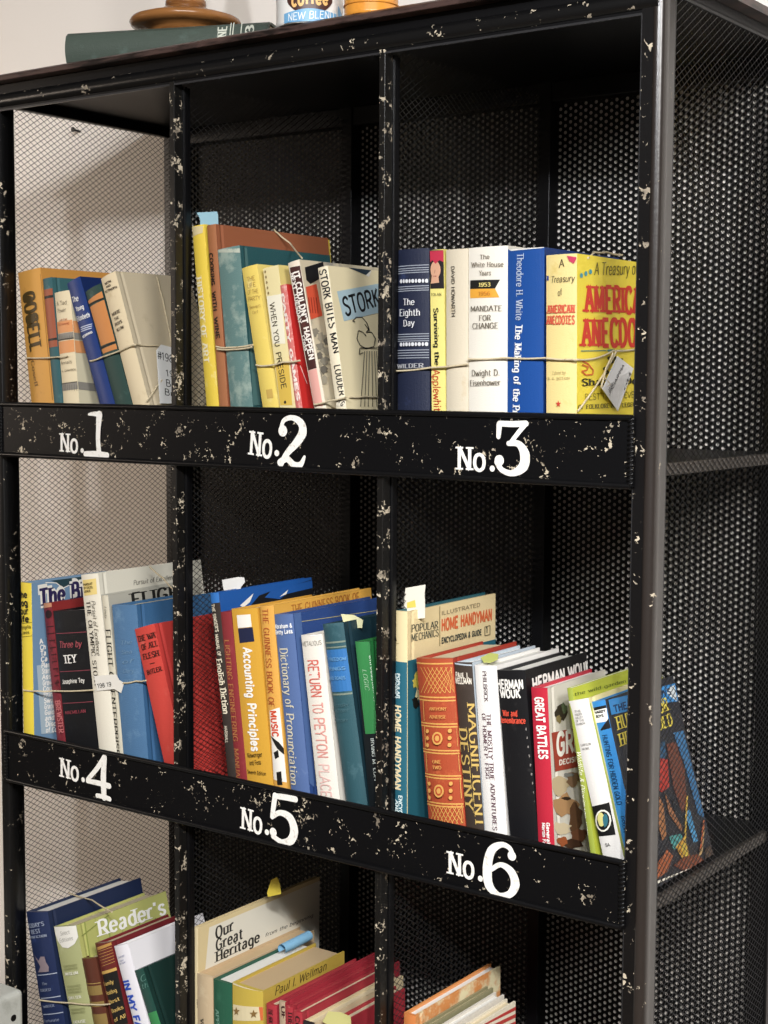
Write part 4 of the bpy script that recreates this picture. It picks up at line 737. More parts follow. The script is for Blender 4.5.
B.tx('S', '#f2f0dc', 'Wildlife & Pilgrimage', (172, 470), (202, 780), 20, 'ital').tx('S', '#f2f0dc', 'HARTLEY', (204, 800), (212, 900), 15, 'sans').tx('F', '#5c6a14', 'the wild garden', (160, 215), (400, 150), 16, 'serif')
B.finish()
B = Book(6, 'white spined library book with round emblem sticker and cream cover in bin six', (134, 238), (222, 212), (292, 950), '#e6e3de', '#e4d89a', back='#e6e3de', key=k, kind='hard', DR=(520, 130), pages='white')
B.q('F', '#b9c13c', [(224, 250), (236, 246), (400, 970), (366, 975)])
for i, tt in enumerate(('THE', 'HIDDEN', 'VALLEY', 'OF THE', 'RAINBOW')): B.tx('S', '#8c8a86', tt, (164 + i * 2, 290 + i * 15), (196 + i * 5, 285 + i * 14), 9, 'sans')
B.tx('S', '#7c7a76', 'CARRYLON', (192, 446), (242, 438), 9, 'sans').tx('S', '#7c7a76', 'HOOKE', (200, 464), (236, 458), 9, 'sans')
B.q('S', '#121212', [(240, 728), (322, 708), (352, 858), (272, 866)]).blob('S', '#e9e6d8', (296, 792), 38, 52).blob('S', '#121212', (296, 792), 31, 44).blob('S', '#d9d27c', (288, 786), 18, 34, jag=.15).blob('S', '#2a6c7a', (308, 790), 13, 30, jag=.2).tx('S', '#2a2a28', 'SA', (310, 912), (332, 908), 14, 'sans')
B.finish()
B = Book(6, 'blue mystery book with adventure scene cover and yellow title, rightmost in bin six', (236, 242), (316, 232), (395, 962), '#2a86cc', '#2c2f38', back='#2a86cc', key=k, Y=.036, tmax=.017, DR=(628, 160), rough=.35, pages='cream')
B.q('S', '#f0efe9', [(246, 272), (312, 258), (318, 330), (256, 340)]).q('S', '#15161a', [(282, 372), (318, 318), (330, 362), (286, 374)]).q('S', '#15161a', [(248, 268), (312, 255), (314, 268), (252, 282)]).tx('S', '#15161a', 'HARDY', (258, 296), (308, 286), 11, 'bold').tx('S', '#15161a', 'BOYS', (264, 314), (300, 308), 11, 'bold').tx('S', '#123a66', 'HUNTING FOR HIDDEN GOLD', (292, 395), (362, 720), 22, 'sans').tx('S', '#123a66', 'DIXON', (380, 770), (392, 850), 14, 'sans')
F = 'F'
B.q(F, '#2f93dc', [(316, 232), (640, 150), (640, 232), (330, 302)]).tx(F, '#0f3f6e', 'THE HARDY BOYS', (345, 290), (610, 205), 30, 'bold').tx(F, '#ead53c', 'HUNTING FOR', (362, 372), (600, 278), 62, 'slab').tx(F, '#ead53c', 'HIDDEN GOLD', (374, 448), (620, 345), 58, 'slab')
n_ = 'n'
B.q(F, '#2f93dc', [(125, 80), (205, 62), (212, 140), (125, 150)], key=n_).q(F, '#dfe9ee', [(160, 85), (196, 66), (208, 140), (165, 110)], key=n_)
for c_, pts in (('#3c7fb4', [(190, 280), (235, 270), (330, 660), (300, 640), (240, 420)]), ('#2f5a7c', [(125, 340), (150, 310), (160, 380), (125, 420)]), ('#7a4636', [(160, 330), (200, 320), (240, 440), (250, 600), (230, 640), (190, 520)]), ('#c23a30', [(120, 390), (165, 400), (172, 520), (140, 545), (118, 530)]), ('#a8704a', [(150, 540), (185, 620), (230, 700), (225, 720), (170, 640)]),
                ('#2a3038', [(180, 560), (235, 640), (240, 700), (200, 650)]), ('#b4784a', [(125, 560), (145, 600), (160, 740), (140, 760), (125, 700)]), ('#4ca4a0', [(170, 740), (225, 730), (240, 780), (190, 800)]), ('#d9a02c', [(200, 790), (235, 740), (250, 780), (262, 830), (235, 850)]), ('#e9d23c', [(225, 780), (245, 760), (255, 830), (238, 840)]),
                ('#4aa0d4', [(240, 640), (262, 620), (300, 760), (280, 770)]), ('#b8653a', [(118, 860), (160, 800), (190, 830), (160, 900), (118, 930)]), ('#8a4a30', [(190, 870), (240, 830), (300, 820), (330, 860), (240, 900)]), ('#c9a46a', [(300, 830), (330, 690), (318, 820)]), ('#5c4a3c', [(330, 800), (350, 780), (380, 870), (340, 880)])): B.q(F, c_, pts, key=n_)
B.line(F, '#d9b23c', (250, 560), (238, 830), 8, key=n_).line(F, '#c4683a', (325, 670), (310, 800), 8, key=n_).line(F, '#e9e4d4', (118, 945), (260, 890), 12, key=n_)
B.finish()
# ---------------------------------------------------------------- bin seven
k = 'o'
B = Book(7, 'large navy book with silver stamped spine, leftmost in bin seven', (75, 276), (216, 262), (192, 1024), '#223058', '#1b2848', key=k, DR=(838, 72), wear='#33457a', amount=.3, pages='white', bulge=.003)
for y in (694, 848, 956): B.line('S', '#aeb6c6', (150 + (y - 694) * .14, y + 6), (276 + (y - 694) * .17, y - 8), 6)
B.tx('S', '#98a2b8', "TODAY'S", (88, 386), (202, 366), 26, 'slab').tx('S', '#98a2b8', 'BEST', (116, 424), (182, 412), 26, 'slab').tx('S', '#98a2b8', 'NONFICTION', (98, 456), (218, 440), 15, 'slab').tx('S', '#8a94ac', 'The', (190, 764), (226, 758), 18).tx('S', '#8a94ac', 'COLDEST', (176, 806), (252, 798), 16, 'slab').tx('S', '#8a94ac', 'WINTER', (196, 916), (272, 904), 16, 'slab').tx('S', '#8a94ac', 'Fortunate', (198, 1012), (302, 1000), 20)
B.q('S', '#8f7f86', [(130, 560), (165, 600), (180, 572), (205, 572), (215, 610), (232, 640), (232, 672), (160, 678), (178, 640)])
B.finish()
B = Book(7, 'pale green condensed-books volume with white round badge on its spine in bin seven', (258, 376), (408, 358), (380, 1024), '#aeb27a', '#b2b462', key=k, DR=(1012, 190), wear='#b9bd88', amount=.3, pages='cream', rough=.35)
B.q('S', '#eceae2', [(262, 378), (427, 358), (430, 400), (425, 445), (400, 490), (360, 518), (320, 512), (285, 470), (268, 425)]).tx('S', '#8c8a80', 'Select', (308, 434), (372, 422), 26, 'ital').tx('S', '#8c8a80', 'Editions', (302, 482), (392, 462), 26, 'ital')
for y, x, tt in ((700, 340, 'MUSEUM'), (860, 360, 'SHELTER'), (1020, 395, 'HOUSE')): B.tx('S', '#e9e8d8', tt, (x, y), (x + 88, y - 12), 18, 'slab')
for y in (640, 660, 775, 795, 815, 930, 950): B.tx('S', '#8c8f5c', 'CONDENSED', (330 + (y - 640) * .16, y + 6), (420 + (y - 640) * .18, y - 6), 12, 'sans')
for x, c_ in ((455, '#8f9a44'), (530, '#a9ad56'), (610, '#8a9a48'), (700, '#9aa452'), (820, '#7f9048'), (930, '#6f8444')): B.line('F', c_, (x, 320), (x + 110, 1020), 8)
B.line('F', '#7f8a3c', (440, 440), (620, 300), 6).tx('F', '#f2f1ea', "Reader's Digest", (560, 440), (1350, 170), 100, 'slab')
B.finish()
k = 'p'
B = Book(7, 'short brown leather book with dull gold panels in bin seven', (10, 545), (104, 500), (98, 1005), '#5c2f20', '#50281c', key=k, bulge=.004, wear='#6d3c28', amount=.3, rough=.35)
B.band('#8c7238', 735, 800).band('#a08442', 716, 722).band('#8c7238', 845, 880).band('#8c7238', 930, 1004)
B.finish()
B = Book(7, 'maroon book with black gilt label between brown and white books in bin seven', (105, 440), (214, 404), (222, 1005), '#6a2420', '#701d24', key=k, bulge=.004, DR=(442, 314), wear='#7c3028', amount=.3, rough=.35)
B.q('S', '#b98a3c', [(118, 470), (218, 436), (222, 456), (124, 492)]).q('S', '#c9a04a', [(148, 640), (246, 612), (252, 632), (156, 660)]).q('S', '#161412', [(156, 662), (252, 634), (330, 1005), (246, 1005)])
for i, tt in enumerate(('Family', 'Reading', 'Best', 'Books', 'of All')): B.tx('S', '#d9b45c', tt, (176 + i * 20, 738 + i * 62), (246 + i * 20, 716 + i * 60), 26, 'serif')
for i in range(6): B.line('S', '#c99a4a', (128 + i * 6, 500 + i * 20), (216 + i * 6, 470 + i * 20), 3)
B.finish()
B = Book(7, 'white book with bold blue vertical title in bin seven', (238, 462), (332, 428), (378, 1005), '#e9e7ee', '#e2e0e4', key=k, kind='jacket', DR=(760, 240), pages='cream')
B.tx('S', '#1d4fc4', 'IN MY FATHERS', (302, 704), (470, 1290), 42, 'bold').tx('S', '#8a90b4', 'George', (270, 548), (318, 528), 14, 'ital').tx('S', '#8a90b4', 'Alec', (282, 572), (314, 560), 14, 'ital').tx('S', '#8a90b4', 'Brown', (282, 592), (326, 574), 14, 'ital')
B.finish()
B = Book(7, 'dark green glossy book with lighter green foot, rightmost in bin seven', (382, 634), (514, 570), (500, 1005), '#1f4a42', '#16332f', key=k, rough=.25, DR=(760, 430), xshift=-.001, tmax=.018)
B.q('S', '#2f8a4a', [(470, 932), (610, 890), (660, 1100), (520, 1150)]).tx('S', '#4c7a70', 'Of', (430, 710), (500, 680), 40, 'ital').tx('S', '#4c7a70', 'the', (440, 760), (505, 735), 34, 'ital')
B.finish()
# ---------------------------------------------------------------- bin eight
k = 'q'
B = Book(8, 'tall cream heritage volume with black title on its front board, leftmost in bin eight', (62, 376), (86, 374), (62, 1024), '#e2cfa0', '#d9c491', key=k, DR=(895, 34), pages='cream', wear='#d9c48e', amount=.3)
B.q('F', '#e2dccb', [(160, 382), (895, 70), (895, 600), (130, 700)]).tx('F', '#1d1c1a', 'Our', (204, 458), (328, 396), 74, 'slab').tx('F', '#1d1c1a', 'Great', (206, 538), (388, 450), 72, 'slab').tx('F', '#1d1c1a', 'Heritage', (206, 612), (500, 470), 68, 'slab').tx('F', '#1d1c1a', 'from the beginning', (530, 446), (850, 310), 24, 'ital')
B.tx('S', '#2a2824', 'TWO', (80, 855), (84, 925), 10, 'bold')
B.finish()
B = Book(8, 'beige book in front of the heritage volume in bin eight', (78, 682), (184, 674), (82, 1024), '#cbb38e', '#c9ad86', key=k, DR=(860, 380), pages='tan', kind='jacket', wear='#d6c19c', amount=.4)
B.tx('S', '#4a4438', 'Vera', (108, 985), (112, 1090), 22, 'slab')
B.finish()
B = Book(8, 'dark green cloth book with white page tops in bin eight', (190, 722), (312, 748), (194, 1024), '#1f5c44', '#1b5440', key=k, DR=(860, 430), pages='white', wear='#2c6a50', amount=.3)
B.tx('S', '#6fa08c', 'APPLE', (206, 925), (214, 1080), 24, 'slab')
B.finish()
B = Book(8, 'mustard jacket book with a cream star band in bin eight', (316, 745), (520, 782), (318, 1024), '#c9ae35', '#c2a534', key=k, kind='jacket', DR=(1060, 484), pages='tan', bulge=.003)
B.q('S', '#e2d3a8', [(316, 895), (520, 915), (520, 1004), (316, 1000)]).q('S', '#dc6a30', [(490, 912), (520, 915), (520, 1004), (500, 1002)])
for cx in (345, 462): B.q('S', '#8a6a34', [(cx + (26 if i % 2 == 0 else 11) * math.sin(i * math.pi / 5), 950 + (5 if cx > 400 else -12) - (30 if i % 2 == 0 else 13) * math.cos(i * math.pi / 5)) for i in range(10)])
B.q('S', '#e6d9b4', [(316, 745), (520, 782), (522, 796), (316, 762)]).tx('F', '#4a3d18', 'Paul I. Wellman', (596, 836), (940, 660), 56, 'ital')
B.finish()
k = 'r'
RED = [((90, 566), (146, 556), (94, 760), (628, 268), 'thin red book with white page tops next to the mustard star band in bin eight', 'THE ARK', '#b5303c'),
       ((160, 552), (192, 546), (165, 760), (760, 225), 'thin tan-spined red book, second of the slim red set in bin eight', 'OF', '#b9a184'),
       ((197, 580), (234, 574), (201, 760), (790, 262), 'thin red book with dark short title, third of the slim red set in bin eight', 'THE', '#b5303c'),
       ((238, 606), (286, 596), (242, 760), (820, 300), 'thin red book with rubbed top corner, fourth of the slim red set in bin eight', 'CO', '#b5303c')]
for TL, TR, BL, DR, lab, tt, c_ in RED:
    B = Book(8, lab, TL, TR, BL, c_, '#a82a38', key=k, DR=DR, pages='cream', wear='#d9b8a0', amount=.28, wscale=80)
    B.tx('S', '#3a1418', tt, (TL[0] + 14, TL[1] + 28), (TL[0] + 16, TL[1] + 105), 22, 'slab'); B.finish()
B = Book(8, 'black-edged cream book under a yellow note, in bin eight', (292, 662), (352, 640), (296, 860), '#26282a', '#d9c69c', key=k, DR=(840, 395), pages='cream', kind='jacket'); B.finish()
B = Book(8, 'cream book with red front board beside the divider, rightmost in bin eight', (366, 705), (450, 680), (370, 860), '#d9c9a4', '#b5303c', key=k, DR=(850, 520), pages='cream', tmax=.016); B.finish()
# ---------------------------------------------------------------- bin nine
k = 's'
def nine(label, x, t, corner, sp, fr, pages, Y=.03, lean=0.0, **kw):
    """books known from the far top corner of their front board: a top edge running straight back from the spine"""
    far = hit(*Z('s', corner), V3((x + t, 0, 0)), V3((1, 0, 0)))
    TL = pix(V3((x, Y, far.z))); TR = pix(V3((x + t, Y, far.z))); BL = pix(V3((x + lean, Y, far.z - .2)))
    return Book(9, label, TL, TR, BL, sp, fr, DR=pix(V3((x + t, far.y, far.z))), pages=pages, Y=Y, **kw)
B = nine('orange marbled board book, leftmost in bin nine', -.291, .016, (622, 178), '#d9803a', '#e09048', 'white', wear='#e9c27a', fwear='#efe2b4', amount=.78, wscale=30)
B.finish()
B = nine('thin olive-grey book second from the left in bin nine', -.272, .010, (520, 326), '#8c8862', '#8f8a66', 'cream', kind='jacket'); B.finish()
B = nine('white book with a red page line, third from the left in bin nine', -.259, .014, (590, 352), '#e2ddd2', '#ddd6c9', 'white', kind='jacket'); B.finish()
B = nine('cream book with red stripes across its front, rightmost in bin nine', -.242, .014, (686, 360), '#e6d9bc', '#eadfc6', 'cream', kind='jacket')
for i in range(4): B.q('F', '#c23a34', [(380, 530 + i * 36), (700, 376 + i * 36), (704, 392 + i * 36), (380, 548 + i * 36)], key='s')
B.finish()

# ================================================================== notes and slips tucked into the books
def slip(name, label, cat, pts, Y, col, lift=None, k='P', thick=.0003):
    """a small paper slip: corners in order round the outline, all at depth Y (or one depth per corner), with a slight curl"""
    Ys = Y if isinstance(Y, (list, tuple)) else [Y] * len(pts)
    P = [at_y(*Z(k, p), y) for p, y in zip(pts, Ys)]; mb = MB(); m = mat(col, 0.8); n = len(P)
    o = V3((0, thick, 0)); mb.add(P + [p + o for p in P], [tuple(range(n)), tuple(range(2 * n - 1, n - 1, -1))] + [(i, (i + 1) % n, n + (i + 1) % n, n + i) for i in range(n)], m)
    return tag(mb.build(name), label, cat, 'paper slips among the books')
slip('paper_slip', 'pale blue paper tab standing above the yellow and brown books in bin two', 'bookmark', [(196.5, 212.5), (217, 211.5), (218, 216), (218.5, 232), (201, 232), (200, 219)], .045, '#9ccadb')
slip('paper_slip', 'torn white paper scrap sticking up from the torn blue jacket in bin five', 'bookmark', [(222, 580), (238, 577), (244, 577.5), (245, 582), (241, 587), (239, 596), (243, 606), (226, 606), (224, 592)], .075, '#e9e8e4')
bm = slip('paper_slip', 'white bookmark with yellow patch in the tall handyman book in bin six', 'bookmark', [(405.5, 588), (425.5, 584.5), (424.5, 594), (425, 606), (425, 618), (404, 620), (404, 600)], .05, '#e6e3d4')
P = [at_y(u, v, .0494) for u, v in ((407, 602.5), (415, 600), (416, 607), (407, 608))]; mb = MB(); mb.add(P, [(0, 1, 2, 3)], mat('#e3cf4a', .8)); mb.build('sticky_patch', bm)
slip('paper_slip', 'yellow sticky tab on top of the heritage volume in bin eight', 'bookmark', [(267, 893), (271, 880), (277, 877), (280, 884), (281, 894), (268, 897)], .12, '#d9c222')
slip('paper_slip', 'cream page corner poking out of the dark teal book in bin five', 'bookmark', [(341, 614), (354, 615), (363, 620), (362, 628), (345, 628)], .055, '#e2dfae')
def flap(label, pts, Y, z, col, k='P'):
    """slip lying on the page tops: corners given in the picture, lying on the level z"""
    P = [hit(*Z(k, p), V3((0, 0, z)), V3((0, 0, 1))) for p in pts]; n = len(P); o = V3((0, 0, .0004)); mb = MB()
    mb.add(P + [p + o for p in P], [tuple(range(n)), tuple(range(2 * n - 1, n - 1, -1))] + [(i, (i + 1) % n, n + (i + 1) % n, n + i) for i in range(n)], mat(col, .8))
    return tag(mb.build('sticky_note'), label, 'sticky note', 'paper slips among the books')
def book(lab): return next(b for b in BOOKS if lab in b.label)
def ztop(lab, x=.5): b = book(lab); return (b.org + b.ez * b.h + b.ex * (b.t * x)).z
flap('lime yellow sticky note lying on the white mauve-titled book in bin six', [(50, 130), (92, 108), (132, 112), (130, 138), (96, 152), (62, 150)], 0, ztop('small mauve') + .001, '#d6dc6c', 'l')
flap('pale yellow sticky note across the book tops at the right of bin eight', [(398, 668), (430, 612), (500, 618), (552, 640), (556, 690), (480, 720)], 0, ztop('black-edged') + .0015, '#e6e08a', 'r')
# rolled blue tab in the green book of bin eight
z = ztop('dark green cloth'); P = [hit(*Z('t', p), V3((0, 0, z + .008)), V3((0, 0, 1))) for p in ((372, 326), (472, 276))]
mb = MB(); dv = (P[1] - P[0]); up = V3((0, 0, 1)); sd = dv.cross(up).normalized(); ring = []
for q in P: ring.append([q + up * (.0065 * math.sin(a)) + sd * (.0065 * math.cos(a)) for a in [math.radians(-60 + 24 * i) for i in range(13)]])
vs = ring[0] + ring[1]; mb.add(vs, [(i, i + 1, 14 + i, 13 + i) for i in range(12)], mat('#7fb8dc', .7), True)
tag(mb.build('sticky_note'), 'rolled light blue paper tab on top of the green book in bin eight', 'sticky note', 'paper slips among the books')

# ================================================================== jute twine round the bundles, and the tags
M_TWINE = mat('#d6c6a2', 0.85, '#9c8660', 0.4, 300, bump=0.8, bscale=1500)
def at(p):
    """a point of the string: (x, y, depth) or (x, y, 'words of a book label', lift above its front board)"""
    if isinstance(p[2], str): b = book(p[2]); return hit(p[0], p[1], b.org + b.ex * (b.t + p[3]), b.ex)
    return at_y(p[0], p[1], p[2])
def twine(label, runs, r=.0011):
    """runs: lists of (pixel x, pixel y, depth) points that the string passes, front of the spines or across a board"""
    root = thing('twine', label, 'twine', at(runs[0][0]), 'twine round the book bundles')
    for run in runs:
        mb = MB(); P = [at(q) for q in run]; res = []
        for i in range(len(P) - 1):
            for q in range(6):
                t = q / 6; w = P[i].lerp(P[i + 1], t); w.z -= .0008 * math.sin(math.pi * t); res.append(w)
        res.append(P[-1]); mb.tube(res, r, M_TWINE, 6)
        for ph in (0, math.pi):                                       # second ply
            tw = [p + V3((0, math.sin(i * 1.3 + ph) * .0004, math.cos(i * 1.3 + ph) * .0004)) for i, p in enumerate(res)]
            mb.tube(tw, r * .6, M_TWINE, 5)
        o = mb.build('strand', root); o.matrix_parent_inverse = Matrix.Translation(-root.location)
    return root
f = .0255; LN, BY, SK = 'cream linen', 'bright yellow jacket', 'robed bird-man'
twine('jute twine wrapped round the six leaning books of bin one', [[(26, 358, f), (58, 357, f), (68, 356, f)], [(90, 361, f), (101, 357.5, f), (133, 345, f), (135.5, 344.5, f)], [(135.5, 344.5, f), (137, 344.5, LN, .002), (158, 345.5, LN, .002), (174, 346, LN, .002)], [(147, 401, LN, .002), (157, 386, LN, .002), (162, 380, LN, .004)], [(157, 277, LN, .002), (163, 300, LN, .002), (170, 335, LN, .003), (172, 343, LN, .003)]])
twine('thin twine crossing the spines of bin two in three loops', [[(216, 346.5, f), (229, 347.5, f), (253, 344.8, f)], [(217, 349, f), (232, 349.5, f), (252, 347, f)], [(256, 365, f), (268, 365.5, f), (283, 362, f), (300, 360.5, f)], [(314, 404.5, f), (330, 400.5, f), (347, 397, f)], [(349.5, 397, SK, .002), (365, 396.5, SK, .002), (384, 396, SK, .002)], [(274, 229, 'tall brown', .001), (277, 232.5, 'tall brown', .002), (290, 243, 'tall brown', .012), (302, 258, 'maroon spine block', .002)]])
twine('tight twine running level across the spines of bin three', [[(396, 371, f), (431, 367.5, f), (468, 364, f)], [(468, 359, f), (505, 357.8, f), (545, 358, f), (573, 359.5, f)], [(573.5, 359.5, f), (576, 359.5, BY, .002), (595, 358.5, BY, .002), (613, 351, BY, .003), (638, 349, BY, .002)], [(616, 352, BY, .004), (600, 380, BY, .003), (578, 411, BY, .002)], [(613, 353, BY, .004), (606, 368, BY, .005), (601, 388, BY, .007), (610, 384, BY, .007), (604, 376, BY, .007)], [(588, 258, BY, .001), (594, 252, BY, -.01), (606, 252, BY, -.012), (622, 255, BY, -.014)]])
twine('twine tied round the dark novel and its neighbours in bin four', [[(23, 690, .011), (38, 691, .012), (52, 691, f), (93, 690, f)], [(123, 683, f), (136, 681, f), (146, 680.5, .024)], [(150, 567, .1), (163, 578, .08), (174, 590, .06)]])
twine('twine round the leaning bundle of bin seven', [[(39, 1000, f), (72, 1003, f), (92, 1004.5, f), (110, 1004, f)], [(69, 893, .12), (92, 900, .09), (112, 912, .06)]])
def paper_tag(label, pts, Ys, col, texts):
    P = [at((u, v) + (Y if isinstance(Y, tuple) else (Y,))) for (u, v), Y in zip(pts, Ys)]; n = len(P); nrm = (P[1] - P[0]).cross(P[-1] - P[0]).normalized()
    if nrm.dot(CAM - P[0]) < 0: nrm = -nrm
    mb = MB(); m = mat(col, .8); o = -nrm * .0005; mb.add(P + [p + o for p in P], [tuple(range(n)), tuple(range(2 * n - 1, n - 1, -1))] + [(i, (i + 1) % n, n + (i + 1) % n, n + i) for i in range(n)], m)
    for tt, A, Bp, h, st in texts:
        a, b = (hit(*p, P[0], nrm) + nrm * .0003 for p in (A, Bp)); u = (b - a); l = u.length; u = u / l; w = nrm.cross(u)
        if w.z < 0 and abs(w.z) > .3: w = -w
        hh = h * (a - CAM).length / FPX; polys, wid = text_polys(tt, st)
        for q in polys: mb.add([a + u * (x / wid * l) + w * (y * hh) for x, y in q], [tuple(range(len(q)))], mat('#2a2826', .6))
    return tag(mb.build('paper_tag'), label, 'tag', 'tags tied to the twine')
paper_tag('white paper tag with black handwritten number on the linen book in bin one', [(156.5, 350), (161, 344.5), (178, 349), (178, 403.5), (160, 403.5)], [(LN, .004)] * 5, '#e9e9e6', [('#1984', (157.5, 358.5), (178, 364.5), 8, 'hand'), ('19', (166, 376), (175, 377.5), 6.5, 'hand'), ('Book', (166, 386), (186, 390), 7, 'hand'), ('Bun', (164.5, 394.5), (181, 399), 6.5, 'hand')])
paper_tag('small white printed tag hanging crooked on the bright yellow jacket in bin three', [(617.5, 356), (633.5, 368.5), (618, 411), (602.5, 389)], [(BY, .005), (BY, .006), (BY, .005), (BY, .009)], '#e4e2df', [('APPRAISAL', (624, 366), (609, 396), 3, 'sans'), ('No', (631, 374), (624, 392), 3, 'sans'), ('DATE', (613, 385), (609, 393), 3, 'sans')])
paper_tag('small white torn tag on twine before the tall white book in bin four', [(94, 676), (116, 674.5), (119, 680), (124, 683), (121, 693), (114, 689), (97, 691)], [.0262, .0262, .0262, .0262, .0262, .0262, .0262], '#e6e2d8', [('198 19', (98, 688), (112, 686), 4, 'sans')])

# ================================================================== on the top board
def corners(px, z): return hit(px[0], px[1], V3((0, 0, z)), V3((0, 0, 1)))
a = math.radians(21); ux = V3((math.cos(a), math.sin(a), 0)); uy = V3((-math.sin(a), math.cos(a), 0))
L, Wd, T = .268, .19, .043
q0 = at_y(66.5, 33, .006); ang_o = V3((q0.x, .006, ZTOP + .0005)); T = max(.03, q0.z - ZTOP)
M_GR = mat('#424e45', 0.55, '#4f6057', 0.4, 40, bump=0.6, bscale=700); M_GRE = mat('#33413b', 0.55)
root = thing('book', 'dark green leather book lying flat under the wooden lamp base', 'book'); root.matrix_world = Matrix(((ux.x, uy.x, 0, ang_o.x), (ux.y, uy.y, 0, ang_o.y), (0, 0, 1, ang_o.z), (0, 0, 0, 1)))
prof = [(Wd, 0), (.012, 0), (.004, .0006)] + [(-.005 * math.sin(math.pi * i / 10), .0006 + (T - .0012) * i / 10) for i in range(1, 10)] + [(.004, T - .0006), (.012, T), (Wd, T), (Wd, T - .003), (.004, T - .003), (.004, .003), (Wd, .003)]
mb = MB(); mb.extrude(prof, 'x', 0, L, M_GR)
def spine_map(p, q): return (p, -.005 * math.sin(math.pi * min(max(q / T, 0), 1)) - .0006, q)
def sp_text(tt, x0, x1, y, h, up, m):
    polys, wid = text_polys(tt, 'slab')
    for g in polys:
        if up: pts = [spine_map(x0 - yy * h, y + xx / wid * (x1)) for xx, yy in g]
        else: pts = [spine_map(x0 + xx / wid * (x1 - x0), y + yy * h) for xx, yy in g]
        mb.add(pts, [tuple(range(len(pts)))], m)
MC = mat('#cfd2c2', .6)
sp_text('DIVINE', .215, T * .86, T * .07, .011, True, MC)
for x in (.2195, .223, .2335): mb.add([spine_map(x, T * i / 8) for i in range(9)] + [spine_map(x + .0012, T * i / 8) for i in range(8, -1, -1)], [(i, i + 1, 16 - i, 17 - i) for i in range(8)], MC)
sp_text('3', .250, T * .32, T * .62, .010, True, MC)
mb.build('cover', root)
mb = MB(); mb.box((.003, .0045, .0032), (L - .003, Wd - .004, T - .0032), mat('#d8c8a4', .85)); mb.build('page_block', root)
ZB = ang_o.z + T
# turned wooden lamp base standing on it
M_WOOD = mat('#94602c', 0.25, '#6e4018', 0.6, 12, stretch=(1, 1, 7))
c0 = hit(183.5, 22, V3((0, 0, ZB + .01)), V3((0, 0, 1))); cc = ang_o + ux * .131 + uy * .072
root = thing('table_lamp', 'turned brown wooden lamp base standing on the green book', 'lamp', (cc.x, cc.y, ZB + .0003))
mb = MB(); mb.lathe([(.045, 0), (.048, .010), (.060, .0125), (.069, .0145), (.0715, .019), (.069, .0235), (.058, .027), (.042, .031), (.032, .035), (.0265, .039)], 0, 0, M_WOOD, 56); mb.build('base', root)
mb = MB(); mb.lathe([(.0235, .0385), (.026, .042), (.0255, .047), (.0205, .051), (.0185, .056), (.0200, .072), (.0235, .097), (.0215, .122), (.015, .152), (.012, .202), (.014, .212)], 0, 0, M_WOOD, 40); mb.build('stem', root)
mb = MB(); mb.lathe([(.012, .212), (.015, .214), (.015, .237), (.011, .244), (.011, .262)], 0, 0, mat('#b08d4a', .3, metal=.9), 24); mb.build('socket', root)
# tins
def tin(label, px0, px1, Y, bodycol, h, name='coffee_tin'):
    a, b = at_y(px0, 25, Y), at_y(px1, 25, Y); cx = (a.x + b.x) / 2
    d = V3((cx, Y, ZTOP)) - CAM; dist = math.hypot(d.x, d.y); r = (px1 - px0) / 2 / FPX * dist * 1.01
    ct = V3((cx, Y, 0)); root = thing(name, label, 'tin', (cx, Y, ZTOP + .0003))
    mb = MB(); mb.lathe([(r * .97, 0), (r, .0015), (r, .003), (r * .985, .005), (r * .985, h - .005), (r, h - .003), (r, h)], 0, 0, bodycol, 48); mb.build('can', root)
    mb = MB(); mb.lathe([(r * 1.02, h - .004), (r * 1.02, h + .006), (r * .98, h + .008)], 0, 0, mat('#d9d4c4', .4), 48); mb.build('lid', root)
    return root, r, math.atan2(CAM.y - Y, CAM.x - cx)
M_TIN = mat('#e6e4df', .3)
root, r, az = tin('white coffee tin with brown disc and light blue banner on the top board', 277.5, 343, .022, M_TIN, .13)
R_ = r * .985 + .0004
def on_can(u, z, k=0): t = az + u / R_; return ((R_ + k * .0003) * math.cos(t), (R_ + k * .0003) * math.sin(t), z)
lb = MB()
def patch(pts, m, k, nseg=1):
    lb.add([on_can(u, z, k) for u, z in pts], [tuple(range(len(pts)))], m)
def strip(u0, u1, f0, f1, m, k, n=24):
    vs = [];
    for i in range(n + 1): u = u0 + (u1 - u0) * i / n; vs += [on_can(u, f0(u), k), on_can(u, f1(u), k)]
    lb.add(vs, [(2 * i, 2 * i + 2, 2 * i + 3, 2 * i + 1) for i in range(n)], m)
M_BR, M_BL, M_WH, M_CRM = mat('#4a2a24', .4), mat('#6aa8d4', .4), mat('#eef0ee', .4), mat('#e9b86a', .4)
rc = .031
strip(-rc * .86, rc * .86, lambda u: .038 - math.sqrt(max(rc * rc - u * u, 0)) * .95, lambda u: .038 + math.sqrt(max(rc * rc - u * u, 0)), M_BR, 1)
strip(-.031, .033, lambda u: .0005 + .10 * (u + .03) ** 1 * .12, lambda u: .0125 + .0016 * math.cos(u * 90) + .08 * (u + .03) * .2, M_BL, 2)
strip(.036, .046, lambda u: .003, lambda u: .022 - (u - .036) * .9, M_BL, 2)
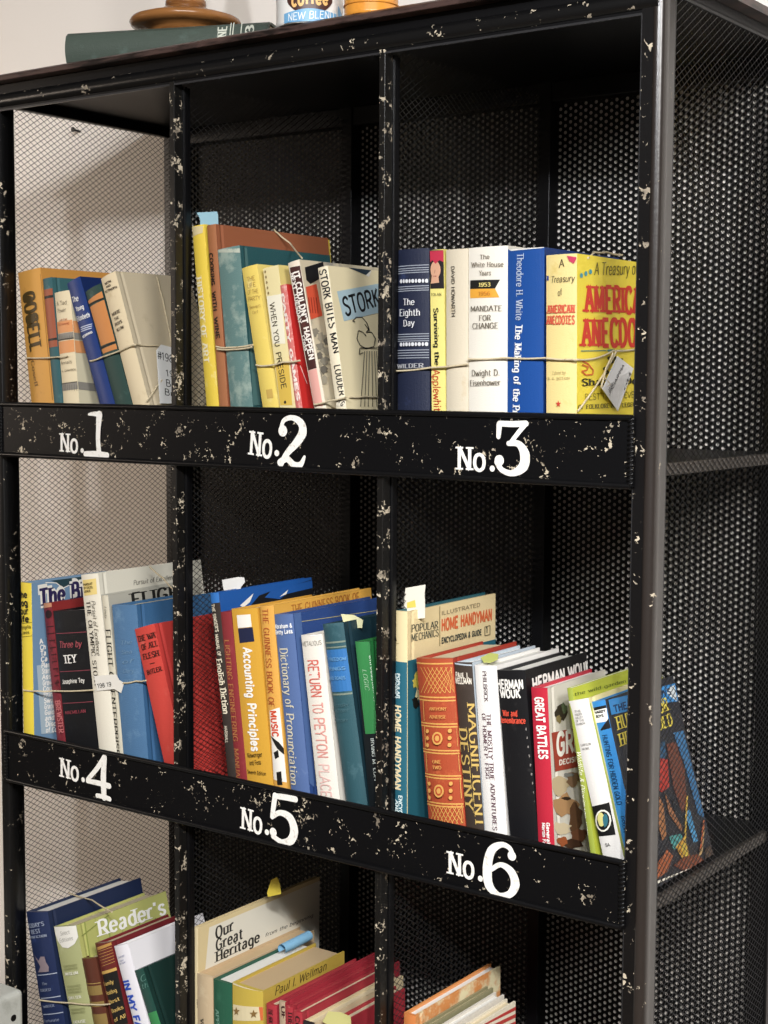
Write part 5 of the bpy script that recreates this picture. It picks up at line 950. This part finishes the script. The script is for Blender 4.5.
def can_text(tt, u0, u1, z, h, m, st, k):
    polys, wid = text_polys(tt, st)
    for g in polys: patch([(u0 + x / wid * (u1 - u0), z + y * h + .06 * (x / wid) * (u1 - u0)) for x, y in g], m, k)
can_text('coffee', -.020, .022, .0178, .014, M_CRM, 'bold', 3); can_text('NEW BLEND', -.025, .029, .0022, .0075, M_WH, 'hand', 4)
lb.build('label', root)
root, r, az = tin('orange ribbed tin at the front of the top board, right of the coffee tin', 345, 398, .018, mat('#e0921c', .25, '#c97a14', .3, 20), .12, 'storage_tin')
mb = MB()
for i in range(9): mb.tube([(r * .99 * math.cos(t), r * .99 * math.sin(t), .012 + i * .012) for t in [2 * math.pi * j / 40 for j in range(40)]], .0012, mat('#d98a1a', .25), 6, True)
mb.build('rib', root); 
mb = MB()
R_ = r * .995 + .0006
# nail in the wall, seen through the side mesh
p = at_y(80, 132, YW); mb = MB(); mb.tube([(p.x, YW + .004, p.z), (p.x, YW - .014, p.z + .002)], .0018, M_BLACK, 8); mb.tube([(p.x, YW - .014, p.z + .002), (p.x, YW - .0155, p.z + .002)], .004, M_BLACK, 10)
tag(mb.build('wall_nail'), 'small dark nail in the white wall left of the bookcase', 'nail')
# grey metal cabinet by the left foot of the bookcase
pc = at_y(24.0, 989, -.035); xr = pc.x; zt_ = pc.z
root = thing('metal_cabinet', 'pale grey metal cabinet with round holes standing before the left post of the bookcase', 'cabinet', (xr - .17, -.22, 0))
M_CAB = mat('#b9bab2', .5, '#a4a59c', .4, 30)
mb = MB(); mb.box((-.17, -.2, .03), (.17, .185, zt_), M_CAB); mb.build('body', root, bevel=.007, segs=4)
for xx in (-.14, .14):
    for yy in (-.17, .155):
        mb = MB(); mb.lathe([(.014, 0), (.014, .03)], xx, yy, M_BLACK, 16); mb.build('foot', root)
pb = hit(13.5, 1018, V3((xr, 0, 0)), V3((1, 0, 0))); 
for dy in (0, -.12, -.24):
    mb = MB(); cy_, cz_ = pb.y + .22 + dy, pb.z
    mb.extrude(disc(cy_, cz_, .0045, 20), 'x', .1695, .1704, M_BLACK); mb.build('hole', root, label='dark round hole')
